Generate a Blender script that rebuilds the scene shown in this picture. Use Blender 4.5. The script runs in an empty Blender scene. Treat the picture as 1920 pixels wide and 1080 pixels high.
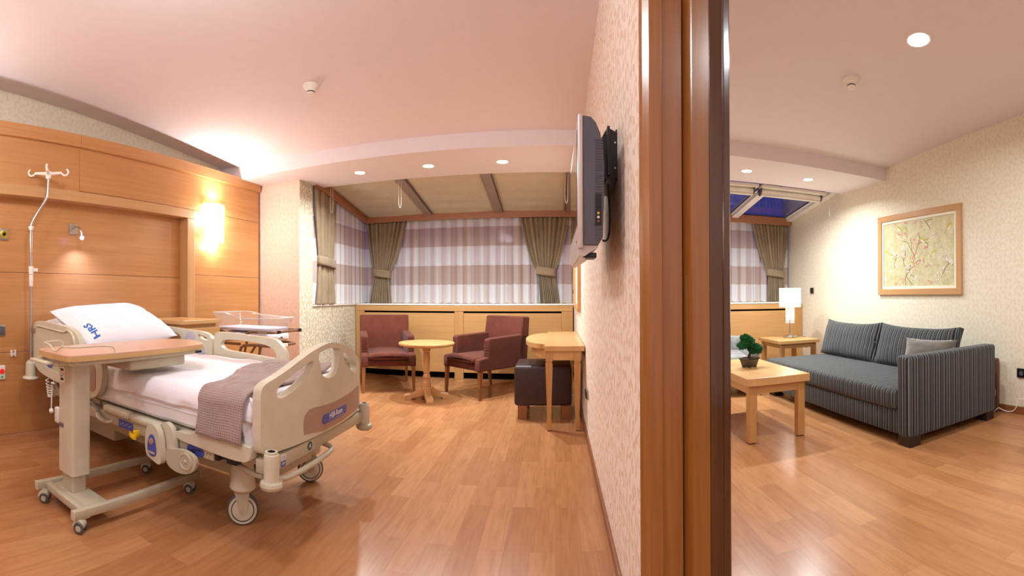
import bpy, bmesh, math, random
from mathutils import Vector, Matrix, noise
random.seed(7)
C = bpy.context.scene.collection
S = bpy.context.scene
PI = math.pi
R_ = math.radians

# ------------------------------------------------------------------ camera
# the photograph is a cylindrical panorama: 1 rad = 864.7 px, horizon row 550.28, depth axis column 1040.64
FP, HY, XV, CH = 864.7, 550.28, 1040.64, 1.1
cam = bpy.data.cameras.new('camera')
cam.type = 'PANO'
cam.panorama_type = 'CENTRAL_CYLINDRICAL'
cam.central_cylindrical_radius = 1.0
cam.central_cylindrical_range_u_min = -XV / FP
cam.central_cylindrical_range_u_max = (1920 - XV) / FP
cam.central_cylindrical_range_v_min = -(1080 - HY) / FP
cam.central_cylindrical_range_v_max = HY / FP
cam.clip_start = 0.02
camo = bpy.data.objects.new('camera', cam)
C.objects.link(camo)
tilt = Matrix.Rotation(0.0029, 4, 'Y') @ Matrix.Rotation(0.0046, 4, 'X')
camo.matrix_world = Matrix.Translation((0, 0, CH)) @ tilt @ Matrix.Rotation(PI / 2, 4, 'X')
S.camera = camo

# ------------------------------------------------------------------ world, exposure
S.view_settings.view_transform = 'Standard'
S.view_settings.look = 'None'
S.view_settings.gamma = 1.0
S.view_settings.use_curve_mapping = False
S.view_settings.exposure = 0.0
try:
    S.cycles.use_denoising = True
    S.cycles.max_bounces = 10
    S.cycles.diffuse_bounces = 5
    S.cycles.glossy_bounces = 4
    S.cycles.transmission_bounces = 6
    S.cycles.transparent_max_bounces = 12
    S.cycles.sample_clamp_indirect = 6.0
    S.cycles.caustics_reflective = False
    S.cycles.caustics_refractive = False
except Exception:
    pass
W = bpy.data.worlds.new('dusk_sky')
S.world = W
W.use_nodes = True
wb = W.node_tree.nodes['Background']
wb.inputs[0].default_value = (0.035, 0.05, 0.30, 1)      # late blue dusk outside
wb.inputs[1].default_value = 0.8

NEUT = (0.87, 0.965, 1.0)
ROOM = (0.87, 0.945, 1.0)

def zc(y):                                   # sloping attic ceiling
    return 2.565 + 0.085 * (4.1 - y)

def light(name, kind, loc, power, color, size=0.1, rot=(0, 0, 0), **kw):
    l = bpy.data.lights.new(name, kind)
    l.energy = power
    l.color = color
    if kind == 'AREA':
        l.shape = kw.get('shape', 'DISK')
        l.size = size
        if 'size_y' in kw: l.size_y = kw['size_y']
        if 'spread' in kw: l.spread = kw['spread']
    elif kind == 'SPOT':
        l.shadow_soft_size = size
        l.spot_size = kw.get('angle', 1.6)
        l.spot_blend = kw.get('blend', 0.8)
    else:
        l.shadow_soft_size = size
    o = bpy.data.objects.new(name, l)
    o.location = loc
    o.rotation_euler = rot
    C.objects.link(o)
    return o

# lamps of the two rooms (their fixtures are built further down)
BED_CEIL = [(-1.35, 1.15), (-1.35, -0.55)]         # unseen bedroom fill, added as flush lamps above and behind the camera
LIV_CEIL = [(2.105, 2.081), (2.1, 0.35), (1.3, -0.7)]  # first downlight is in view, the other two are added out of view
SOFFIT = [(-2.03, 4.51), (-1.27, 4.52), (-0.515, 4.52), (1.25, 4.51), (1.993, 4.50), (2.769, 4.515)]
P_BED, P_LIV, P_SOF = 40, 25, 32
for x, y in BED_CEIL:
    light('bedroom_fill_light', 'POINT', (x, y, zc(y) - 0.19), P_BED, ROOM, 0.12)
for x, y in LIV_CEIL:
    light('living_ceiling_light', 'AREA', (x, y, zc(y) - 0.03), P_LIV, NEUT, 0.09, spread=R_(165))
for i, (x, y) in enumerate(SOFFIT):
    light('soffit_light', 'AREA', (x, y, 2.427 - 0.012), P_SOF, NEUT, 0.075, spread=R_(155))

# ------------------------------------------------------------------ materials
def lin(c):
    return tuple(((v / 255) / 12.92 if v / 255 <= 0.04045 else ((v / 255 + 0.055) / 1.055) ** 2.4) for v in c) + (1,)

MATS = {}
class NT:
    def __init__(s, name):
        s.m = bpy.data.materials.new(name)
        s.m.use_nodes = True
        s.t = s.m.node_tree
        s.b = s.t.nodes['Principled BSDF']
        s.out = s.t.nodes['Material Output']
    def n(s, typ, **kw):
        nd = s.t.nodes.new(typ)
        for k, v in kw.items():
            if hasattr(nd, k): setattr(nd, k, v)
        return nd
    def l(s, a, b): s.t.links.new(a, b)
    def set(s, **kw):
        for k, v in kw.items():
            s.b.inputs[k.replace('_', ' ')].default_value = v
    def coord(s, kind='Object', scale=(1, 1, 1), rot=(0, 0, 0), loc=(0, 0, 0)):
        tc = s.n('ShaderNodeTexCoord')
        mp = s.n('ShaderNodeMapping')
        mp.inputs['Scale'].default_value = scale
        mp.inputs['Rotation'].default_value = rot
        mp.inputs['Location'].default_value = loc
        s.l(tc.outputs[kind], mp.inputs[0])
        return mp.outputs[0]
    def noise(s, vec, scale, detail=4, rough=0.5, dist=0):
        nd = s.n('ShaderNodeTexNoise')
        nd.inputs['Scale'].default_value = scale
        nd.inputs['Detail'].default_value = detail
        nd.inputs['Roughness'].default_value = rough
        nd.inputs['Distortion'].default_value = dist
        s.l(vec, nd.inputs['Vector'])
        return nd.outputs['Fac']
    def ramp(s, fac, stops, interp='LINEAR'):
        nd = s.n('ShaderNodeValToRGB')
        cr = nd.color_ramp
        cr.interpolation = interp
        while len(cr.elements) < len(stops): cr.elements.new(0.5)
        for e, (p, c) in zip(cr.elements, stops):
            e.position = p
            e.color = c if len(c) == 4 else tuple(c) + (1,)
        s.l(fac, nd.inputs[0])
        return nd.outputs[0]
    def math(s, op, a, b=None, c=None):
        nd = s.n('ShaderNodeMath', operation=op)
        for i, v in enumerate((a, b, c)):
            if v is None: continue
            if isinstance(v, (int, float)): nd.inputs[i].default_value = v
            else: s.l(v, nd.inputs[i])
        return nd.outputs[0]
    def mix(s, fac, a, b, blend='MIX'):
        nd = s.n('ShaderNodeMix', data_type='RGBA', blend_type=blend)
        for i, v in ((0, fac), (6, a), (7, b)):
            if isinstance(v, (int, float)): nd.inputs[i].default_value = v
            elif isinstance(v, tuple): nd.inputs[i].default_value = v
            else: s.l(v, nd.inputs[i])
        return nd.outputs[2]
    def sep(s, vec):
        nd = s.n('ShaderNodeSeparateXYZ')
        s.l(vec, nd.inputs[0])
        return nd.outputs
    def comb(s, x, y, z=0.0):
        nd = s.n('ShaderNodeCombineXYZ')
        for i, v in enumerate((x, y, z)):
            if isinstance(v, (int, float)): nd.inputs[i].default_value = v
            else: s.l(v, nd.inputs[i])
        return nd.outputs[0]
    def bump(s, h, strength=0.2, dist=0.005):
        nd = s.n('ShaderNodeBump')
        nd.inputs['Strength'].default_value = strength
        nd.inputs['Distance'].default_value = dist
        s.l(h, nd.inputs['Height'])
        s.l(nd.outputs[0], s.b.inputs['Normal'])
    def color(s, c):
        if isinstance(c, tuple): s.b.inputs['Base Color'].default_value = c
        else: s.l(c, s.b.inputs['Base Color'])

def plain(name, c, rough=0.5, metal=0.0, spec=0.5, coat=0.0, mottled=0.04, emit=None, es=0):
    s = NT(name)
    base = lin(c)
    if mottled:
        f = s.noise(s.coord(scale=(1, 1, 1)), 14, 3)
        d = tuple(v * (1 - mottled) for v in base[:3]) + (1,)
        u = tuple(min(1, v * (1 + mottled)) for v in base[:3]) + (1,)
        s.color(s.ramp(f, [(0.3, d), (0.7, u)]))
    else:
        s.color(base)
    s.set(Roughness=rough, Metallic=metal)
    s.b.inputs['Specular IOR Level'].default_value = spec
    s.b.inputs['Coat Weight'].default_value = coat
    if emit:
        s.b.inputs['Emission Color'].default_value = lin(emit)
        s.b.inputs['Emission Strength'].default_value = es
    return s.m

def wood(name, light_c, dark_c, axis='Z', rough=0.35, fine=60, coat=0.0, streak=0.5):
    """straight grain running along the given object axis"""
    s = NT(name)
    k = {'X': (0.035, 1, 1), 'Y': (1, 0.035, 1), 'Z': (1, 1, 0.035)}[axis]
    v = s.coord(scale=k)
    a = s.noise(v, fine, 5, 0.6, 0.3)
    b = s.noise(v, fine * 0.16, 3, 0.5, 0.6)
    f = s.math('ADD', s.math('MULTIPLY', a, streak), s.math('MULTIPLY', b, 1 - streak))
    col = s.ramp(f, [(0.30, lin(dark_c)), (0.52, lin(tuple((p + q) / 2 for p, q in zip(light_c, dark_c)))), (0.68, lin(light_c))])
    s.color(col)
    s.set(Roughness=rough)
    s.b.inputs['Coat Weight'].default_value = coat
    s.b.inputs['Coat Roughness'].default_value = 0.2
    s.bump(a, 0.06, 0.002)
    return s.m

def wallpaper(name, base, leaf, axes, scale=15.0, soft=0.12, seed=0.0):
    """lozenge leaves scattered over a plain paper; axes = which object axes span the wall"""
    s = NT(name)
    xyz = s.sep(s.coord(loc=(seed, seed * 0.7, seed * 1.3)))
    idx = {'X': 0, 'Y': 1, 'Z': 2}
    masks = []
    for layer, (sc, off, thr) in enumerate(((scale, 0.0, 1.0), (scale * 1.18, 3.7, 0.9))):
        u = s.math('ADD', s.math('MULTIPLY', xyz[idx[axes[0]]], sc), off)
        w = s.math('ADD', s.math('MULTIPLY', xyz[idx[axes[1]]], sc * 0.95), off * 2.1)
        p = s.comb(u, w, 0.0)
        vo = s.n('ShaderNodeTexVoronoi', voronoi_dimensions='2D', feature='F1')
        vo.inputs['Scale'].default_value = 1.0
        vo.inputs['Randomness'].default_value = 0.72
        s.l(p, vo.inputs['Vector'])
        sub = s.n('ShaderNodeVectorMath', operation='SUBTRACT')
        s.l(p, sub.inputs[0]); s.l(vo.outputs['Position'], sub.inputs[1])
        c = s.sep(vo.outputs['Color'])
        ang = s.math('MULTIPLY', s.math('SUBTRACT', c[0], 0.5), 2.4)
        rot = s.n('ShaderNodeVectorRotate', rotation_type='Z_AXIS')
        s.l(sub.outputs[0], rot.inputs['Vector']); s.l(ang, rot.inputs['Angle'])
        q = s.sep(rot.outputs[0])
        # pointed lozenge: |x|/a + (y/b)^2 < 1
        ax = s.math('DIVIDE', s.math('ABSOLUTE', q[0]), 0.17)
        by = s.math('POWER', s.math('DIVIDE', s.math('ABSOLUTE', q[1]), 0.46), 2.0)
        e = s.math('ADD', ax, by)
        mr = s.n('ShaderNodeMapRange')
        mr.inputs['From Min'].default_value = 1.0 * thr + soft
        mr.inputs['From Max'].default_value = 1.0 * thr - soft
        s.l(e, mr.inputs['Value'])
        masks.append(mr.outputs[0])
    m = s.math('MAXIMUM', masks[0], s.math('MULTIPLY', masks[1], 0.9))
    f = s.noise(s.coord(), 3.0, 3)
    base2 = s.ramp(f, [(0.3, tuple(v * 0.97 for v in lin(base)[:3]) + (1,)), (0.7, lin(base))])
    s.color(s.mix(m, base2, lin(leaf)))
    s.set(Roughness=0.62)
    s.b.inputs['Specular IOR Level'].default_value = 0.3
    return s.m

def fabric(name, c, c2=None, scale=900, rough=0.9, bump=0.15, sheen=0.25):
    s = NT(name)
    f = s.noise(s.coord(), 9, 4)
    g = s.noise(s.coord(), scale * 0.5, 2)
    c2 = c2 or tuple(v * 0.9 for v in c)
    h = s.math('ADD', s.math('MULTIPLY', f, 0.6), s.math('MULTIPLY', g, 0.4))
    s.color(s.ramp(h, [(0.35, lin(c2)), (0.65, lin(c))]))
    s.set(Roughness=rough)
    s.b.inputs['Sheen Weight'].default_value = sheen
    s.b.inputs['Specular IOR Level'].default_value = 0.2
    s.bump(g, bump, 0.002)
    return s.m

# floor: narrow three-strip laminate laid along Y
def floor_mat():
    s = NT('beech_laminate')
    xyz = s.sep(s.coord())
    br = s.n('ShaderNodeTexBrick')
    br.offset = 0.37; br.offset_frequency = 2; br.squash = 1.0
    s.l(s.comb(xyz[1], xyz[0]), br.inputs['Vector'])
    br.inputs['Scale'].default_value = 1.0
    br.inputs['Brick Width'].default_value = 0.66
    br.inputs['Row Height'].default_value = 0.112
    br.inputs['Mortar Size'].default_value = 0.0012
    br.inputs['Mortar Smooth'].default_value = 0.3
    br.inputs['Bias'].default_value = 0.0
    br.inputs['Color1'].default_value = (0, 0, 0, 1)
    br.inputs['Color2'].default_value = (1, 1, 1, 1)
    br.inputs['Mortar'].default_value = (0.3, 0.3, 0.3, 1)
    # per-strip tone
    tone = s.ramp(br.outputs['Color'], [(0.0, lin((164, 110, 70))), (0.5, lin((173, 118, 77))), (1.0, lin((182, 128, 86)))])
    v = s.coord(scale=(1, 0.05, 1))
    a = s.noise(v, 70, 5, 0.6, 0.4)
    vv = s.n('ShaderNodeVectorMath', operation='ADD')
    s.l(s.coord(scale=(1, 0.16, 1)), vv.inputs[0]); s.l(br.outputs['Color'], vv.inputs[1])
    b = s.noise(vv.outputs[0], 16, 3, 0.5, 1.5)
    g = s.ramp(s.math('ADD', s.math('MULTIPLY', a, 0.5), s.math('MULTIPLY', b, 0.5)), [(0.34, (0.82, 0.79, 0.76)), (0.55, (1, 1, 1)), (0.7, (1.06, 1.06, 1.05))])
    col = s.mix(1.0, tone, g, 'MULTIPLY')
    col = s.mix(s.math('MULTIPLY', br.outputs['Fac'], 0.18), col, lin((120, 70, 40)))
    s.color(col)
    rr = s.math('ADD', s.math('MULTIPLY', a, 0.10), 0.20)
    s.l(rr, s.b.inputs['Roughness'])
    s.b.inputs['Specular IOR Level'].default_value = 0.45
    s.bump(a, 0.03, 0.002)
    return s.m

def stripes_mat():
    """chenille stripes: across Y on tops and fronts, across X on the faces that look along Y"""
    s = NT('striped_chenille')
    xyz = s.sep(s.coord())
    tc = s.n('ShaderNodeTexCoord')
    nx = s.sep(tc.outputs['Normal'])
    at = s.n('ShaderNodeAttribute', attribute_name='along_x')
    t = s.mix(s.math('GREATER_THAN', at.outputs['Fac'], 0.5), xyz[1], xyz[0])
    nd = s.n('ShaderNodeMix', data_type='FLOAT')
    s.l(s.math('GREATER_THAN', at.outputs['Fac'], 0.5), nd.inputs[0]); s.l(xyz[1], nd.inputs[2]); s.l(xyz[0], nd.inputs[3])
    tt = nd.outputs[0]
    wob = s.math('MULTIPLY', s.math('SUBTRACT', s.noise(s.coord(), 60, 2), 0.5), 0.0016)
    ph = s.math('FRACT', s.math('MULTIPLY', s.math('ADD', tt, wob), 8.6))
    K, D, G, L, B = (lin(c) for c in ((15, 15, 16), (44, 46, 48), (84, 89, 92), (150, 152, 150), (98, 84, 70)))
    col = s.ramp(ph, [(0.0, K), (0.07, G), (0.16, L), (0.19, K), (0.26, D), (0.33, B), (0.41, K), (0.47, G), (0.57, K), (0.63, L), (0.67, D), (0.75, K), (0.82, B), (0.90, G)], 'CONSTANT')
    sp = s.noise(s.coord(), 420, 2)
    col = s.mix(s.ramp(sp, [(0.45, (0, 0, 0)), (0.66, (0.42, 0.42, 0.42))]), col, lin((52, 52, 52)))
    s.color(col)
    s.set(Roughness=0.95)
    s.b.inputs['Sheen Weight'].default_value = 0.15
    s.b.inputs['Specular IOR Level'].default_value = 0.15
    s.bump(s.math('ADD', sp, ph), 0.25, 0.003)
    return s.m

def sheer_mat():
    """translucent plaid voile, laid out on UV: u across the cloth, v upwards, in metres"""
    s = NT('plaid_voile')
    tc = s.n('ShaderNodeTexCoord')
    uv = s.sep(tc.outputs['UV'])
    v = s.math('FRACT', s.math('MULTIPLY', uv[1], 1 / 0.54))
    u = s.math('FRACT', s.math('MULTIPLY', uv[0], 1 / 0.30))
    rv = s.ramp(v, [(0.0, (0, 0, 0)), (0.49, (0, 0, 0)), (0.51, (1, 1, 1)), (0.99, (1, 1, 1))])
    ru = s.ramp(u, [(0.0, (0, 0, 0)), (0.48, (0, 0, 0)), (0.52, (1, 1, 1)), (0.98, (1, 1, 1))])
    f = s.math('ADD', s.math('MULTIPLY', s.sep(rv)[0], 0.58), s.math('MULTIPLY', s.sep(ru)[0], 0.42))
    col = s.ramp(f, [(0.0, lin((240, 238, 236))), (0.42, lin((222, 208, 202))), (0.58, lin((208, 188, 176))), (1.0, lin((190, 164, 148)))])
    d = s.n('ShaderNodeBsdfDiffuse'); s.l(col, d.inputs[0])
    tl = s.n('ShaderNodeBsdfTranslucent'); s.l(col, tl.inputs[0])
    tr = s.n('ShaderNodeBsdfTransparent')
    m1 = s.n('ShaderNodeMixShader'); m1.inputs[0].default_value = 0.2
    s.l(d.outputs[0], m1.inputs[1]); s.l(tl.outputs[0], m1.inputs[2])
    m2 = s.n('ShaderNodeMixShader'); m2.inputs[0].default_value = 0.15
    s.l(m1.outputs[0], m2.inputs[1]); s.l(tr.outputs[0], m2.inputs[2])
    s.l(m2.outputs[0], s.out.inputs[0])
    return s.m

def clear_mat(name, tint=(0.94, 0.95, 0.96), gloss=0.12, body=0.0, bodycol=(0.9, 0.85, 0.85), rough=0.03):
    s = NT(name)
    tr = s.n('ShaderNodeBsdfTransparent'); tr.inputs[0].default_value = tint + (1,)
    gl = s.n('ShaderNodeBsdfGlossy'); gl.inputs['Roughness'].default_value = rough
    lw = s.n('ShaderNodeLayerWeight'); lw.inputs[0].default_value = 0.5
    fac = s.math('ADD', s.math('MULTIPLY', s.math('POWER', lw.outputs['Facing'], 4.0), 0.6), gloss + 0.03)
    m1 = s.n('ShaderNodeMixShader'); s.l(fac, m1.inputs[0])
    s.l(tr.outputs[0], m1.inputs[1]); s.l(gl.outputs[0], m1.inputs[2])
    last = m1.outputs[0]
    if body:
        d = s.n('ShaderNodeBsdfDiffuse'); d.inputs[0].default_value = bodycol + (1,)
        m2 = s.n('ShaderNodeMixShader'); m2.inputs[0].default_value = body
        s.l(last, m2.inputs[1]); s.l(d.outputs[0], m2.inputs[2]); last = m2.outputs[0]
    s.l(last, s.out.inputs[0])
    return s.m

def glow(name, c, strength):
    s = NT(name)
    s.color(lin((240, 238, 232)))
    s.b.inputs['Emission Color'].default_value = lin(c)
    s.b.inputs['Emission Strength'].default_value = strength
    s.set(Roughness=0.3)
    return s.m

def waffle_mat():
    s = NT('waffle_cotton')
    tc = s.n('ShaderNodeTexCoord')
    uv = s.sep(tc.outputs['UV'])
    a = s.math('SINE', s.math('MULTIPLY', uv[0], 2 * PI / 0.011))
    b = s.math('SINE', s.math('MULTIPLY', uv[1], 2 * PI / 0.011))
    h = s.math('MAXIMUM', a, b)
    f = s.noise(s.coord(), 9, 3)
    c = s.ramp(s.math('ADD', s.math('MULTIPLY', h, 0.35), s.math('MULTIPLY', f, 0.5)), [(0.0, lin((130, 108, 104))), (0.45, lin((160, 136, 130))), (0.75, lin((174, 150, 144)))])
    s.color(c)
    s.set(Roughness=0.95)
    s.b.inputs['Sheen Weight'].default_value = 0.2
    s.b.inputs['Specular IOR Level'].default_value = 0.15
    s.bump(h, 0.4, 0.004)
    return s.m

def linen_mat():
    s = NT('white_striped_linen')
    xyz = s.sep(s.coord())
    st = s.math('SINE', s.math('MULTIPLY', s.math('ADD', xyz[0], xyz[2]), 2 * PI / 0.024))
    c = s.ramp(st, [(0.3, lin((236, 231, 235))), (0.7, lin((239, 235, 239)))])
    s.color(c)
    s.set(Roughness=0.75)
    s.b.inputs['Sheen Weight'].default_value = 0.1
    s.bump(s.noise(s.coord(), 7, 3), 0.18, 0.012)
    return s.m

def art_mat():
    s = NT('pale_green_silk')
    f = s.noise(s.coord(), 16, 6, 0.65)
    g = s.noise(s.coord(), 60, 3, 0.6)
    s.color(s.ramp(s.math('ADD', s.math('MULTIPLY', f, .7), s.math('MULTIPLY', g, .3)), [(0.35, lin((176, 168, 122))), (0.5, lin((198, 188, 146))), (0.68, lin((216, 210, 172)))]))
    s.set(Roughness=0.6)
    return s.m

M = dict(
    floor=floor_mat(),
    ceiling=plain('white_ceiling_paint', (232, 222, 226), 0.75, spec=0.2, mottled=0.01),
    paper_rose=wallpaper('rose_beige_leaf_wallpaper', (230, 215, 203), (210, 184, 162), 'YZ', 16),
    paper_cream=wallpaper('cream_leaf_wallpaper_long', (230, 221, 200), (222, 210, 184), 'YZ', 18, seed=2.0),
    paper_cream_x=wallpaper('cream_leaf_wallpaper_short', (230, 206, 190), (224, 197, 179), 'XZ', 18, seed=1.0),
    paper_bay=wallpaper('cream_leaf_wallpaper_bay', (196, 185, 158), (222, 214, 195), 'YZ', 16, seed=3.0),
    panel=wood('pearwood_veneer', (200, 146, 92), (178, 121, 70), 'Y', 0.32, 55),
    frame_wood=wood('pearwood_moulding', (204, 158, 110), (186, 138, 90), 'Y', 0.3, 40),
    frame_wood_v=wood('pearwood_moulding_upright', (204, 158, 110), (186, 138, 90), 'Z', 0.3, 40),
    beech_x=wood('beech_veneer_lengthwise', (200, 154, 100), (180, 132, 78), 'X', 0.35, 50),
    beech_z=wood('beech_veneer_upright', (198, 150, 96), (176, 126, 72), 'Z', 0.35, 50),
    beech_y=wood('beech_veneer_deep', (206, 162, 108), (188, 142, 88), 'Y', 0.3, 50),
    pelmet=wood('cherry_pelmet', (170, 114, 80), (150, 96, 62), 'X', 0.4, 50),
    pelmet_y=wood('cherry_pelmet_side', (170, 114, 80), (150, 96, 62), 'Y', 0.4, 50),
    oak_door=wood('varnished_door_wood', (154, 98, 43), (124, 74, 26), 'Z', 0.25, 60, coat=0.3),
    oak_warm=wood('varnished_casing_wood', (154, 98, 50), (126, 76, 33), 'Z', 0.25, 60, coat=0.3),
    oak_dark=wood('dark_brown_jamb', (86, 48, 20), (60, 30, 10), 'Z', 0.12, 60, coat=0.6),
    chairleg=wood('brown_chair_leg', (158, 104, 60), (124, 76, 40), 'Z', 0.35, 60),
    burgundy=fabric('burgundy_upholstery', (102, 48, 33), (82, 38, 26), 500, 0.85, 0.2, 0.12),
    leather=None, stripes=stripes_mat(), sheer=sheer_mat(),
    taupe=fabric('taupe_satin_drape', (156, 136, 108), (138, 118, 92), 500, 0.7, 0.08, 0.3),
    blind=fabric('beige_blind_cloth', (204, 192, 170), (196, 182, 158), 700, 0.9, 0.05, 0.0),
    blind_white=fabric('white_blind_cloth', (226, 220, 208), (216, 208, 196), 700, 0.9, 0.05, 0.0),
    white=plain('white_plastic', (232, 226, 216), 0.35),
    ivory=plain('ivory_plastic', (200, 192, 170), 0.32, coat=0.15),
    ivory_dark=plain('ivory_steel_paint', (180, 170, 146), 0.4),
    taupe_panel=plain('taupe_plastic_inlay', (160, 130, 112), 0.4),
    grey_pad=plain('grey_control_pad', (178, 172, 180), 0.45),
    blue=plain('blue_label', (74, 82, 160), 0.35, mottled=0),
    yellow=plain('yellow_plastic', (236, 190, 36), 0.35, mottled=0),
    ink=plain('black_print', (24, 24, 30), 0.5, mottled=0),
    ink_white=plain('white_print', (240, 236, 236), 0.5, mottled=0),
    ink_blue=plain('blue_print', (30, 98, 176), 0.6, mottled=0),
    rubber=plain('grey_rubber', (78, 76, 78), 0.6),
    steel=plain('brushed_steel', (190, 188, 184), 0.25, metal=1.0, mottled=0.03),
    alu=plain('satin_aluminium_plate', (176, 166, 152), 0.35, metal=0.8, mottled=0.03),
    linen=linen_mat(), waffle=waffle_mat(),
    obt_top=wood('salmon_beech_laminate', (210, 170, 144), (196, 152, 124), 'Y', 0.3, 50),
    obt_edge=wood('yellow_beech_edging', (206, 170, 116), (188, 150, 96), 'Y', 0.4, 50),
    clear=clear_mat('clear_acrylic', (.985, .985, .985), gloss=0.02, body=0.07, bodycol=(0.97, 0.93, 0.93)),
    glass=clear_mat('window_glass', (0.9, 0.92, 0.96), 0.02),
    brown_metal=plain('brown_coated_tube', (128, 88, 62), 0.35, coat=0.2),
    tv_grey=plain('charcoal_tv_shell', (84, 82, 90), 0.45),
    tv_silver=plain('silver_tv_bezel', (196, 182, 178), 0.35, metal=0.3),
    screen=plain('dark_tv_screen', (18, 18, 24), 0.08, coat=0.5, mottled=0),
    black=plain('black_plastic', (18, 17, 18), 0.4, mottled=0),
    void=plain('dark_recess', (14, 10, 8), 0.9, mottled=0, spec=0.1),
    darkfoot=plain('espresso_foot', (40, 24, 18), 0.4),
    velvet=fabric('taupe_velvet', (100, 88, 77), (80, 70, 61), 300, 0.8, 0.1, 0.8),
    fur=fabric('grey_marbled_plush', (146, 142, 138), (100, 96, 94), 60, 0.95, 0.4, 0.5),
    leaf=fabric('deep_green_needles', (44, 122, 62), (18, 74, 34), 200, 0.6, 0.2, 0.1),
    bark=wood('bonsai_bark', (96, 62, 40), (60, 36, 22), 'Z', 0.8, 80),
    soil=fabric('dark_moss_soil', (70, 74, 40), (40, 40, 24), 200, 0.95, 0.5, 0.0),
    pot=plain('black_glazed_pot', (38, 26, 24), 0.25, coat=0.3),
    mat_board=plain('ivory_mat_board', (232, 226, 204), 0.8, mottled=0.01),
    art=art_mat(),
    branch=plain('painted_olive_branch', (110, 106, 62), 0.8, mottled=0),
    blossom=plain('painted_white_blossom', (242, 230, 222), 0.8, mottled=0),
    pink=plain('painted_pink_blossom', (236, 158, 150), 0.8, mottled=0),
    bird=plain('painted_yellow_bird', (196, 182, 60), 0.8, mottled=0),
    red=plain('red_button', (226, 40, 34), 0.3, mottled=0, emit=(226, 40, 34), es=0.25),
    green=plain('green_button', (40, 170, 110), 0.3, mottled=0),
    greentag=plain('green_round_mark', (30, 84, 66), 0.5, mottled=0),
    brass=plain('yellow_ring', (206, 176, 52), 0.35, metal=0.5, mottled=0),
    lampglow=glow('glowing_lamp_glass', (255, 250, 244), 14),
    downglow=glow('glowing_downlight', (255, 250, 246), 30),
    sconceglow=glow('glowing_sconce_glass', (255, 240, 214), 18),
    shadeglow=glow('glowing_lamp_shade', (255, 240, 222), 5),
    ledglow=glow('glowing_blue_led', (140, 152, 255), 14),
    bead=clear_mat('crystal_bead', (0.97, 0.97, 0.99), 0.2, 0.65, (0.97, 0.94, 0.93)),
    crystal=glow('lit_crystal_rod', (255, 244, 224), 7.0),
    mullion=plain('grey_brown_aluminium', (150, 128, 116), 0.45),
    frame_white=plain('white_window_frame', (226, 218, 210), 0.45),
    wire=plain('white_cable', (236, 226, 220), 0.4, mottled=0),
    gasket=plain('black_gasket', (20, 20, 24), 0.5, mottled=0),
    base_wood=wood('brown_baseboard', (150, 94, 54), (120, 70, 36), 'Y', 0.4, 50),
)
def leather():
    s = NT('dark_brown_leather')
    v = s.n('ShaderNodeTexVoronoi'); v.inputs['Scale'].default_value = 240
    s.l(s.coord(), v.inputs['Vector'])
    s.color(s.ramp(s.noise(s.coord(), 12, 3), [(0.3, lin((42, 24, 22))), (0.7, lin((56, 33, 29)))]))
    s.set(Roughness=0.42)
    s.bump(v.outputs['Distance'], 0.25, 0.002)
    return s.m
M['leather'] = leather()

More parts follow.
